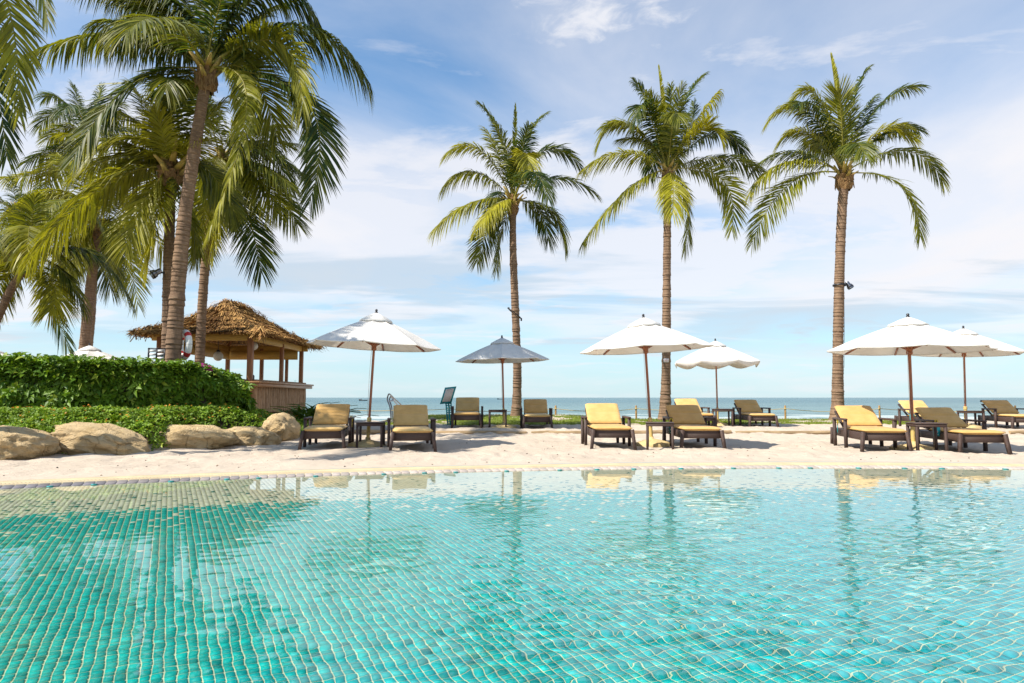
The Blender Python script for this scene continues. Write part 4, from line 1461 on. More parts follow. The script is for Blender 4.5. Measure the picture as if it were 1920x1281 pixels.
# ------------------------------------------------------------------ parasols
def make_parasol(hang=.014, scallop=0.0, seed=0):
    """teak pole parasol, radius 1.25 m, apex at 2.5 m"""
    root = empty('parasol', (0, 0, 0), 'parasol', 'parasol')
    Rr, zt, drop = 1.25, 2.46, .565
    surf = lambda q: zt - drop * (.80 * q + .20 * q * q)
    V = []; ncol = 8 * 6; nr = 10
    qs = np.linspace(.055, 1, nr)
    for i, q in enumerate(qs):
        for k in range(8):
            for j in range(6):
                f = j / 6
                a0, a1 = k * math.pi / 4 + math.pi / 8, (k + 1) * math.pi / 4 + math.pi / 8
                x = (1 - f) * math.cos(a0) + f * math.cos(a1); y = (1 - f) * math.sin(a0) + f * math.sin(a1)
                s = math.sin(math.pi * f)
                inn = 1 - .035 * s * q
                V.append((x * q * Rr * inn, y * q * Rr * inn, surf(q) - .028 * s * math.sin(math.pi * min(1, q * .8)) - scallop * .3 * s * q ** 4))
    for k in range(8):
        for j in range(6):
            x, y, z = V[(nr - 1) * ncol + k * 6 + j]
            s = math.sin(math.pi * j / 6)
            V.append((x * .995, y * .995, z - hang - scallop * s))
    i = np.arange((nr + 1) * ncol).reshape(nr + 1, ncol); j = np.roll(i, -1, 1)
    Q = np.stack([i[:-1], j[:-1], j[1:], i[1:]], -1).reshape(-1, 4)
    can = link(bpy.data.objects.new('canopy', mesh_from('canopy', np.array(V), Q, M['canvas'], True)), root)
    can.data.set_sharp_from_angle(angle=R(20))
    md = can.modifiers.new('thickness', 'SOLIDIFY'); md.thickness = .004
    # vent cap, a sub-part of the canopy
    Vc = []
    for q, dz in ((.012, .075), (.12, .062), (.235, .040), (.25, .012)):
        for k in range(24):
            a = k * math.pi / 12 + math.pi / 8
            s = abs(math.sin(4 * (a - math.pi / 8)))
            rr = q * Rr * (1 - .05 * s)
            Vc.append((rr * math.cos(a), rr * math.sin(a), surf(q) + dz - .012 * s * (q > .2)))
    i = np.arange(4 * 24).reshape(4, 24); j = np.roll(i, -1, 1)
    vent = link(bpy.data.objects.new('vent_cap', mesh_from('vent_cap', np.array(Vc), np.stack([i[:-1], j[:-1], j[1:], i[1:]], -1).reshape(-1, 4), M['canvas'], True)), can)
    md = vent.modifiers.new('thickness', 'SOLIDIFY'); md.thickness = .004
    # turned finial
    MB().lathe([(.001, 2.605), (.018, 2.598), (.026, 2.575), (.018, 2.555), (.030, 2.54), (.03, 2.50)], 12).obj('finial', M['dark_metal'], root, True)
    MB().lathe([(.024, .42), (.024, 2.50)], 12).obj('pole', M['wood'], root, True)
    MB().lathe([(.001, .0), (.034, .0), (.034, .46), (.042, .462), (.042, .53), (.03, .535), (.026, .54)], 12).obj('pole_sleeve', M['cream_paint'], root, True)
    # hub and runner
    MB().lathe([(.025, 1.80), (.045, 1.81), (.052, 1.84), (.045, 1.875), (.075, 1.93), (.085, 1.95), (.03, 1.955)], 14).obj('hub', M['wood'], root, True)
    for k in range(8):
        a = k * math.pi / 4 + math.pi / 8
        c, s = math.cos(a), math.sin(a)
        p = lambda q, dz: (c * q * Rr, s * q * Rr, surf(q) + dz)
        mb = MB()
        for q0, q1 in ((.03, .35), (.35, .68), (.68, .975)):
            mb.bar(p(q0, -.026), p(q1, -.026), .024, .030)
        rib = mb.obj('rib', M['wood'], root)
        MB().bar((c * .06, s * .06, 1.915), p(.46, -.045), .014, .02).obj('strut', M['wood'], rib)
    # pulley cord beside the pole
    MB().tube([(-.05, -.03, 1.86), (-.06, -.03, 1.3), (-.045, -.03, .56)], .004, 5).obj('cord', M['white'], root)
    # flared stone foot
    mb = MB()
    mb.lathe([(.36, -.03), (.36, .035), (.30, .055), (.08, .115), (.05, .12), (.05, .16), (.034, .16)], 8)
    mb.obj('base', M['stone_base'], root)
    return root


def build_parasols():
    p0 = make_parasol()
    p1 = make_parasol(.05, .085)
    used = set()
    fr = 'white parasols in the front row'
    bk = 'white parasols in the back row'
    rows = [
        # base px, base py, depth level, apex px, apex py, scale, label, group, proto
        (689, 838, 0, 706, 580, 1.0, 'white parasol leaning right between the two loungers nearest the thatched bar', fr, p0, 25),
        (1222, 838, 0, 1206, 589, .985, 'white parasol leaning left in front of the middle palm trunk', fr, p0, 10),
        (1713, 843, 0, 1702, 588, 1.07, 'largest white parasol, in front of the right-hand palm trunk', fr, p0, 3),
        (945, 803, .11, 941, 629, .99, 'greyish shaded parasol beside the shortest slim palm', bk, p0, 22),
        (1346, 800, .11, 1341, 635, .955, 'parasol with a loose scalloped edge right of the middle palm', bk, p1, 33),
        (1811, 802, .11, 1806, 611, 1.12, 'parasol in the back row at the right edge, partly behind the largest one', bk, p0, 15),
        (166, 757, .0, 168, 644, None, 'parasol of which only the top shows above the hedge', 'parasols beyond the hedge', p0, 5),
        (-12, 757, .0, -14, 650, None, 'parasol beyond the hedge cut off by the left edge', 'parasols beyond the hedge', p0, 12),
    ]
    for (bx, by, z, ax, ay, sc, label, grp, proto, rz) in rows:
        o = proto if proto.name not in used else copy_tree(proto)
        used.add(proto.name)
        if sc is None:
            b = at(bx, by, 20.5); sc = 1.0
        else:
            b = on(bx, by, z)
        b.z = gz(b.x, b.y)
        a = at(ax, ay, b.y)
        sc_z = (a - b).length / 2.6
        d = (a - b).normalized()
        o.location = b
        q = Vector((0, 0, 1)).rotation_difference(d)
        o.rotation_euler = (q @ Matrix.Rotation(R(rz), 3, 'Z').to_quaternion()).to_euler()
        o.scale = (sc, sc, sc_z)
        tag(o, label, 'parasol', grp)


# ------------------------------------------------------------------ loungers and tables
def cushion(w, l, h, creases=(), nx=22, ny=34, seed=0):
    """soft pad: x across, y along, lower face at z=0"""
    u = np.linspace(0, 1, nx); v = np.linspace(0, 1, ny)
    U, Vv = np.meshgrid(u, v)
    prof = lambda t, p: np.clip(1 - np.abs(2 * t - 1) ** p, 0, 1) ** .42
    f = prof(U, 9) * prof(Vv, 14)
    X = (U - .5) * w; Y = (Vv) * l
    puff = 1 + .10 * np.sin(math.pi * U) * np.sin(math.pi * Vv)
    for c in creases:
        puff = puff - .42 * np.exp(-((Vv - c) * l / .022) ** 2)
    zt = h * (.5 + .5 * f * puff) + .006 * fbm(X * 7, Y * 7, seed, 3) * f + .006 * fbm(X * 3 + Y * 2, Y * 14 - X * 5, seed + 4, 2) * f
    zb = h * (.5 - .5 * f)
    sh = .985 + .015 * f
    Vt = np.stack([X * sh, Y, zt], -1).reshape(-1, 3); Vb = np.stack([X * sh, Y, zb], -1).reshape(-1, 3)
    q = grid_faces(ny, nx)
    return np.concatenate([Vt, Vb]), np.concatenate([q, q[:, ::-1] + nx * ny])


def tilt_pts(V, ang, at_):
    ca, sa = math.cos(ang), math.sin(ang)
    y = V[:, 1] * ca - V[:, 2] * sa; z = V[:, 1] * sa + V[:, 2] * ca
    return np.stack([V[:, 0], y, z], 1) + np.array(at_)


def make_lounger(ang=42, seed=0):
    root = empty('sun_lounger', (0, 0, 0), 'lounger', 'sun lounger')
    W = M['wicker']
    hw = .355
    # apron frame: four woven boards and the slatted bed
    mb = MB()
    mb.box((0, .055, .245), (2 * hw - .05, .035, .135), bev=.008)
    for sx in (-1, 1):
        mb.box((sx * (hw - .020), 1.0, .245), (.035, 1.84, .130), bev=.008)
    mb.box((0, 1.93, .245), (2 * hw - .05, .035, .135), bev=.008)
    mb.box((0, 1.0, .290), (2 * hw - .09, 1.80, .02))
    mb.obj('frame', W, root)
    # splayed foot and rear legs
    for sx in (-1, 1):
        MB().bar((sx * (hw - .022), .035, .318), (sx * (hw + .022), -.015, -.03), .062, .062, .050, .050).obj('leg', W, root)
        MB().bar((sx * (hw - .022), 1.93, .318), (sx * (hw - .01), 1.97, -.03), .060, .060, .050, .050).obj('leg', W, root)
    # armrests: front post, back post, flat top rail
    for sx in (-1, 1):
        mb = MB()
        x = sx * (hw + .045)
        mb.bar((x, .80, -.03), (x, .80, .485), .052, .056)
        mb.bar((x, 1.50, -.03), (x, 1.52, .485), .052, .056)
        mb.box((x, 1.155, .503), (.062, .80, .034), bev=.008)
        mb.obj('armrest', W, root)
    a = R(ang)
    hinge = (0, 1.20, .315)
    mb = MB()
    ca, sa = math.cos(a), math.sin(a)
    pt = lambda l, x, n=0: (x, hinge[1] + l * ca - n * sa, hinge[2] + l * sa + n * ca)
    for sx in (-1, 1):
        mb.bar(pt(0, sx * .305), pt(.665, sx * .305), .035, .035)
    mb.bar(pt(.66, -.322), pt(.66, .322), .035, .035)
    mb.bar(pt(.33, -.29), pt(.33, .29), .03, .02)
    mb.bar(pt(.40, .0, -.02), (0, 1.78, .29), .03, .03)
    mb.obj('backrest_frame', W, root)
    V, Q = cushion(.665, 1.23, .075, (.52,), seed=seed)
    c = link(bpy.data.objects.new('seat_cushion', mesh_from('seat_cushion', V + np.array((0, .0, .302)), Q, M['cushion'], True)), root)
    Vb, Qb = cushion(.655, .70, .078, (.50,), seed=seed + 9)
    Vb = tilt_pts(Vb, a, (0, hinge[1] - .01, hinge[2] + .045))
    b = link(bpy.data.objects.new('back_cushion', mesh_from('back_cushion', Vb, Qb, M['cushion'], True)), root)
    # piping along the cushion edges
    mb = MB()
    k = .325
    pts = [(sx * k if abs(sx) else 0, 0, 0) for sx in (1,)]
    e = [(-k, .006, .340), (k, .006, .340)]
    mb.tube([(-k, .012, .340), (0, .006, .340), (k, .012, .340)], .006, 6)
    mb.tube([(-k - .006, .02, .340), (-k - .006, 1.2, .340)], .006, 6)
    mb.tube([(k + .006, .02, .340), (k + .006, 1.2, .340)], .006, 6)
    mb.obj('piping', M['piping'], c, True)
    return root


def make_table():
    root = empty('side_table', (0, 0, 0), 'table', 'side table')
    W = M['wicker']
    mb = MB()
    mb.box((0, 0, .425), (.47, .47, .05), bev=.008)
    mb.box((0, 0, .457), (.49, .49, .014), bev=.004)
    mb.obj('table_top', W, root)
    for sx in (-1, 1):
        for sy in (-1, 1):
            MB().bar((sx * .212, sy * .212, .40), (sx * .215, sy * .215, -.03), .042, .042).obj('leg', W, root)
    return root


def make_hang_tag(name, pos, mat, label, w=.10, h=.145, rz=0, emblem=True):
    o = empty(name, pos, label, 'tag', None, rz)
    MB().box((0, 0, -.085 - h / 2), (w, .008, h), bev=.003).obj('card', mat, o)
    MB().tube([(-.012, 0, -.088), (-.028, 0, -.03), (-.015, .0, .035), (.015, .0, .035), (.028, 0, -.03), (.012, 0, -.088)], .009, 6).obj('strap', M['yellow_strap'], o)
    if emblem:
        mb = MB()
        for k in range(8):
            a = k * math.pi / 4
            mb.box((.013 * math.cos(a), -.0055, -.085 - h * .52 + .013 * math.sin(a)), (.009, .003, .009))
        mb.box((0, -.0055, -.085 - h * .52), (.012, .003, .012))
        for k in range(4):
            mb.box((-.024 + .016 * k, -.0055, -.085 - h * .84), (.008, .003, .008))
        mb.obj('emblem', M['white'], o)
    return o


LOUNGERS = {}


def build_loungers():
    lf, lb = 'sun loungers in the front row', 'sun loungers in the back row'
    protos = [make_lounger(30, 1), make_lounger(28, 5), make_lounger(27, 8)]
    used = set()
    rows = [
        ('a', 604, 845.5, 0, 9, 0, lf, 'lounger nearest the boulders with sun and shade dappled on its backrest'),
        ('b', 774, 848.5, 0, 10, 0, lf, 'shaded lounger right of the parasol that leans right'),
        ('c', 1150, 845, 0, -1, 0, lf, 'sunlit mustard lounger left of the parasol that leans left'),
        ('d', 1318, 844.5, 0, -3, 1, lf, 'brown shaded lounger right of the leaning parasol with a dark green tag'),
        ('e', 1662, 849.5, 0, -11, 1, lf, 'pale yellow sunlit lounger left of the largest parasol'),
        ('f', 1846, 850.5, 0, -9, 2, lf, 'lounger under the largest parasol with a turquoise tag behind the table'),
        ('g', 875, 805, .11, 3, 0, lb, 'yellow lounger beside the teal notice board'),
        ('h', 1008, 805, .11, 0, 0, lb, 'fully shaded brown lounger right of the shortest slim palm'),
        ('i', 1316, 803, .11, -1, 0, lb, 'pale yellow back row lounger half hidden behind the brown shaded one'),
        ('j', 1432, 802, .11, -4, 1, lb, 'back row lounger right of the parasol with the scalloped edge'),
        ('k', 1768, 806, .11, -8, 1, lb, 'back row lounger mostly hidden behind the one under the largest parasol'),
        ('l', 1930, 806, .11, -13, 2, lb, 'back row lounger cut off by the right edge, with a dark bar on its headrest'),
    ]
    for (key, px, py, z, rz, pi, grp, label) in rows:
        o = protos[pi] if pi not in used else copy_tree(protos[pi])
        used.add(pi)
        b = on(px, py, z)
        o.location = (b.x, b.y, gz(b.x, b.y + .3) * .4 + gz(b.x, b.y) * .6)
        o.rotation_euler = (0, 0, R(rz))
        tag(o, label, 'sun lounger', grp)
        LOUNGERS[key] = o
    t0 = make_table()
    tb = [
        (690, 842, 0, 5, 'tables in the front row', 'dark square side table between the two loungers nearest the bar'),
        (1243, 845, 0, -12, 'tables in the front row', 'dark side table in front of the leaning parasol foot'),
        (1754, 850, 0, -12, 'tables in the front row', 'dark side table beside the pole of the largest parasol'),
        (933, 804, .11, 0, 'tables in the back row', 'small dark side table under the greyish shaded parasol'),
        (1360, 802, .11, -5, 'tables in the back row', 'side table between the back row loungers under the scalloped parasol'),
        (1832, 803, .11, -8, 'tables in the back row', 'side table beyond the lounger under the largest parasol, by the back parasol pole'),
    ]
    for i, (px, py, z, rz, grp, label) in enumerate(tb):
        o = t0 if i == 0 else copy_tree(t0)
        b = on(px, py, z)
        o.location = (b.x, b.y + .22, gz(b.x, b.y + .22))
        o.rotation_euler = (0, 0, R(rz))
        tag(o, label, 'side table', grp)
    # small things lying on tables and tags hanging from armrests
    def world(key, p):
        o = LOUNGERS[key]
        return Matrix.Translation(o.location) @ Matrix.Rotation(o.rotation_euler.z, 4, 'Z') @ Vector(p)
    make_hang_tag('hanging_tag', world('f', (-.40, .72, .49)), M['turquoise'], 'turquoise card tag with a white flower emblem seen behind the side table', .12, .16)
    make_hang_tag('hanging_tag', world('e', (-.40, 1.30, .47)), M['turquoise'], 'turquoise card tag on the left armrest of the pale yellow lounger', .10, .14, R(60))
    make_hang_tag('hanging_tag', world('d', (-.40, .76, .47)), M['dark_green'], 'dark green card tag on the brown shaded lounger by the table', .095, .17)
    make_hang_tag('hanging_tag', world('k', (-.40, .74, .47)), M['turquoise'], 'turquoise card tag on the mostly hidden back row lounger', .12, .16)
    make_hang_tag('hanging_tag', world('l', (.40, .74, .49)), M['turquoise'], 'turquoise card tag on the lounger cut off by the right edge', .11, .16)
    make_hang_tag('hanging_tag', world('a', (.40, 1.0, .50)), M['yellow_strap'], 'yellow strap tag hanging at the first side table', .05, .08, emblem=False)
    # a headrest bar on the last lounger
    o = LOUNGERS['l']
    a = R(27)
    y, z = 1.20 + .74 * math.cos(a), .36 + .74 * math.sin(a)
    MB().box((0, y - .02, z + .01), (.66, .05, .055), bev=.012).obj('headrest_bar', M['dark_metal'], o)


build_bed()
build_parasols()
build_loungers()


# ------------------------------------------------------------------ thatched bar
def build_bar():
    g = np.random.default_rng(21)
    z0 = .22
    xR, xL = -7.60, -10.25
    yN, yFar = 19.8, 24.6
    bar = empty('thatched_bar', ((xR + xL) / 2, (yN + yFar) / 2, z0), 'open beach bar with a shaggy thatched hip roof and a log clad counter', 'beach bar')
    ox, oy, oz = bar.location
    def loc(x, y, z): return (x - ox, y - oy, z - oz)
    zb = 2.76                         # top of the ring beam
    # paving under it
    MB().box(loc((xR + xL) / 2 + .1, (yN + yFar) / 2, z0 - .10), (3.9, 5.7, .26), bev=.03).obj('plinth', M['paving'], bar)
    MB().box(loc(xR + .62, yFar - .2, z0 - .06), (.55, 1.1, .16), bev=.02).obj('step', M['paving'], bar)
    zf = z0 + .03
    # posts
    posts = [(xR, yN, .15), (xR, (yN + yFar) / 2 + .3, .12), (xR, yFar, .13), (xL, yN, .13), (xL, yFar, .13), ((xR + xL) / 2 - .1, yFar, .12), (xL, (yN + yFar) / 2, .12), ((xR + xL) / 2 + .8, yFar + .01, .10)]
    for (x, y, w) in posts:
        MB().box(loc(x, y, (zf + zb - .12) / 2 + .03), (w, w, zb - .12 - zf), bev=.012).obj('post', M['post'], bar)
    # ring beams and fascia, butted at the corners
    h = .20
    for (xa, ya, xb, yb) in ((xL - .22, yN, xR + .22, yN), (xL - .22, yFar, xR + .22, yFar)):
        MB().box(loc((xa + xb) / 2, ya, zb - h / 2), (xb - xa, .09, h), bev=.008).obj('beam', M['beam'], bar)
    for x in (xL, xR):
        MB().box(loc(x, (yN + yFar) / 2, zb - h / 2 + .003), (.09, yFar - yN - .092, h), bev=.008).obj('beam', M['beam'], bar)
    # inner valance boards under the ring beams
    MB().box(loc((xL + xR) / 2, yFar - .12, zb - .34), (xR - xL - .2, .03, .32)).obj('valance_board', M['beam'], bar)
    MB().box(loc(xL + .12, (yN + yFar) / 2, zb - .34), (.03, yFar - yN - .4, .32)).obj('valance_board', M['beam'], bar)
    # rafters
    xm = (xL + xR) / 2
    r0, r1 = Vector((xm, yN + 1.3, 3.80)), Vector((xm, yFar - 1.75, 3.84))
    for (x, y, rr) in ((xL, yN, r0), (xR, yN, r0), (xL, yFar, r1), (xR, yFar, r1)):
        MB().bar(loc(x, y, zb + .02), loc(rr.x, rr.y, rr.z - .16), .07, .09).obj('rafter', M['post'], bar)
    # roof: overlapping courses of straw
    ov = .50
    ze = zb - .03
    cor = [Vector((xL - ov, yN - ov, ze)), Vector((xR + ov, yN - ov, ze)), Vector((xR + ov, yFar + ov, ze)), Vector((xL - ov, yFar + ov, ze))]
    top = [r0, r0, r1, r1]
    faces = [(0, 1), (1, 2), (2, 3), (3, 0)]
    nc = 6
    mbu = MB()
    Vs, Cs, nblade = [], [], 0
    for (a, b) in faces:
        A, B, Ta, Tb = cor[a], cor[b], top[a], top[b]
        nrm = (B - A).cross((Ta + Tb) / 2 - A).normalized()
        if nrm.z < 0: nrm = -nrm
        nu, nv = 36, nc * 6
        V = []
        for j in range(nv + 1):
            f = j / nv
            for i in range(nu + 1):
                u = i / nu
                p = (A.lerp(B, u)).lerp(Ta.lerp(Tb, u), f)
                sag = -.10 * math.sin(math.pi * f)
                fr = (f * nc) % 1.0
                step = .055 * (1 - fr)
                q = p + nrm * (step + sag * .5 + .03 * float(vnoise(np.array([u * 9 + a * 7]), np.array([f * 9]), 4)[0])) + Vector((0, 0, sag * .6))
                V.append(loc(*q))
        i = np.arange((nu + 1) * (nv + 1)).reshape(nv + 1, nu + 1)
        mbu.add(V, np.stack([i[:-1, :-1], i[:-1, 1:], i[1:, 1:], i[1:, :-1]], -1).reshape(-1, 4))
        # straw blades
        for c in range(nc):
            f_c = (c) / nc
            wid = (A.lerp(Ta, f_c) - B.lerp(Tb, f_c)).length
            nb = int(wid * 210)
            if nb < 8: continue
            u = g.uniform(0, 1, nb)
            wav = .30 * vnoise(u * 7 + a * 5, u * 0 + c * 3.1, 6)
            f1 = f_c + (-.02 + wav * .9 - g.uniform(0, .35, nb) * (1.0 if c else .6)) / nc      # lower end
            f0 = f_c + (.85 + .3 * wav) / nc
            A_, B_, Ta_, Tb_ = (np.array(tuple(v)) for v in (A, B, Ta, Tb))
            def P(u, f):
                lo = A_ + (B_ - A_) * u[:, None]; hi = Ta_ + (Tb_ - Ta_) * u[:, None]
                return lo + (hi - lo) * f[:, None]
            n_ = np.array(tuple(nrm))
            sagv = lambda f: (-.10 * np.sin(math.pi * np.clip(f, 0, 1)))[:, None]
            sk = g.normal(0, .010, nb)
            hi = P(u, f0) + n_ * (g.uniform(.02, .05, nb)[:, None] + sagv(f0) * .5) + np.array((0, 0, 1)) * sagv(f0) * .6
            lo = P(np.clip(u + sk, -.01, 1.01), f1) + n_ * (g.uniform(.055, .135, nb)[:, None] + sagv(f1) * .5) + np.array((0, 0, 1)) * (sagv(f1) * .6 - g.uniform(0, .06, nb)[:, None] * (1.6 if c == 0 else 1))
            along = (B_ - A_) / np.linalg.norm(B_ - A_)
            w = g.uniform(.005, .014, nb)[:, None] * along + n_ * g.normal(0, .008, nb)[:, None]
            Q4 = np.stack([hi - w * .7, hi + w * .7, lo + w, lo - w], 1)
            Vs.append(Q4.reshape(-1, 3))
            t = np.clip(.5 + .9 * vnoise(u * 14 + a, u * 0 + c, 8) + g.normal(0, .25, nb), 0, 1)[:, None]
            col = (1 - t) * np.array((.16, .08, .030)) + t * np.array((.50, .30, .11))
            Cs.append(np.repeat(col, 4, 0)); nblade += nb
    # ridge and hip wads
    for (p, q, nn) in ((r0, r1, 900), (cor[0], r0, 700), (cor[1], r0, 900), (cor[2], r1, 700), (cor[3], r1, 300)):
        p_, q_ = np.array(tuple(p)), np.array(tuple(q))
        f = g.uniform(0, 1, nn)
        c = p_ + (q_ - p_) * f[:, None] + np.array((0, 0, 1)) * (.10 - .16 * np.sin(math.pi * f) * (p is not r0))[:, None] + g.normal(0, .05, (nn, 3))
        d = g.normal(0, 1, (nn, 3)) * np.array((1, 1, .15)); d[:, 2] -= .75
        d = unit(d) * g.uniform(.12, .34, nn)[:, None]
        if p is not r0:
            d = d + unit((p_ - q_)[None]) * .12
        w = unit(np.cross(d, np.array((0, 0, 1.0)) + g.normal(0, .1, (nn, 3)))) * g.uniform(.006, .016, nn)[:, None]
        Vs.append(np.stack([c - w, c + w, c + d + w, c + d - w], 1).reshape(-1, 3))
        t = g.uniform(0, 1, nn)[:, None]
        col = (1 - t) * np.array((.20, .10, .038)) + t * np.array((.52, .32, .12))
        Cs.append(np.repeat(col, 4, 0)); nblade += nn
    roof = mbu.obj('roof', M['thatch_base'], bar, True)
    V = np.concatenate(Vs) - np.array((ox, oy, oz))
    th = link(bpy.data.objects.new('thatch', mesh_from('thatch', V, np.arange(nblade * 4).reshape(-1, 4), M['thatch'], False, {'tint': np.concatenate(Cs)})), roof)
    tag(th, kind='stuff')
    # counter: slab on log cladding along the sea side and the pool end
    zc = z0 + 1.10
    ct = MB()
    ct.box(loc(xR + .10, (yN + yFar) / 2 - .05, zc + .03), (.62, yFar - yN + .55, .055), bev=.01)
    ct.obj('counter_top', M['counter'], bar)
    MB().box(loc(xR + .10, (yN + yFar) / 2 - .05, zc - .05), (.54, yFar - yN + .45, .10), bev=.008).obj('counter_edge', M['counter'], bar)
    MB().box(loc(xR - .02, (yN + yFar) / 2, (zf + zc - .10) / 2), (.10, yFar - yN - .16, zc - .10 - zf)).obj('counter_wall', M['thatch_base'], bar)
    logs = []
    for k in range(3):
        prof = []
        for i in range(9):
            prof.append((.098 * (1 + .05 * g.normal()), zf + (zc - .105 - zf) * i / 8))
        mb = MB().lathe(prof, 10)
        logs.append(mb.mesh('log', M['log'], True))
    y = yN + .02; k = 0
    while y < yFar - .05:
        o = link(bpy.data.objects.new('log', logs[k % 3]), bar)
        o.location = loc(xR + .095 + g.normal(0, .006), y + .1, oz)
        o.rotation_euler = (0, 0, g.uniform(0, 6))
        y += .205; k += 1
    x = xR - .15
    for k in range(7):
        o = link(bpy.data.objects.new('log', logs[k % 3]), bar)
        o.location = loc(x - .205 * k, yN - .05 + g.normal(0, .006), oz)
        o.rotation_euler = (0, 0, g.uniform(0, 6))
    # globe lamps hang from the beams
    GL = 'round globe lamps under the bar roof'
    for i, (px, py, r_px, Y, lab) in enumerate(((409, 668, 9, 21.0, 'larger cream globe lamp hanging left of the corner post'), (394, 665, 5.0, 24.0, 'smallest cream globe lamp hanging beside the back post'), (476, 649, 7.5, 20.6, 'cream globe lamp just right of the corner post'))):
        c = at(px, py, Y); r_ = r_px * Y / F
        o = empty('globe_lamp', c, lab, 'lamp', GL)
        MB().sphere((0, 0, 0), r_, 20, 14).obj('globe', M['globe'], o, True)
        MB().lathe([(.02, r_ * 1.35), (.05, r_ * 1.2), (.06, r_ * .9)], 10).obj('cap', M['dark_metal'], o, True)
        MB().tube([(0, 0, r_ * 1.3), (0, 0, max(r_ * 2, 2.9 - c.z))], .008, 6).obj('cord', M['dark_metal'], o)
    # things on the counter
    b = at(553, 722, 23.6); b.z = zc + .06
    MB().lathe([(.001, 0), (.028, 0), (.03, .01), (.034, .13), (.031, .13), (.027, .012), (.001, .012)], 14, tuple(b)).obj('drinking_glass', M['glass'], None, True)
    tag(bpy.data.objects['drinking_glass'], 'clear drinking glass at the far end of the bar counter', 'glass')
    b = at(471, 716, 20.1); b.z = zc + .06
    o = MB().lathe([(.001, 0), (.075, 0), (.085, .03), (.09, .16), (.07, .19), (.03, .21), (.001, .215)], 16, (b.x, b.y, b.z)).obj('dark_item', M['dark_metal'], None, True)  # unidentified dark thing, modelled as a plain round vessel
    tag(o, 'small dark round pot on the near end of the bar counter', 'item')


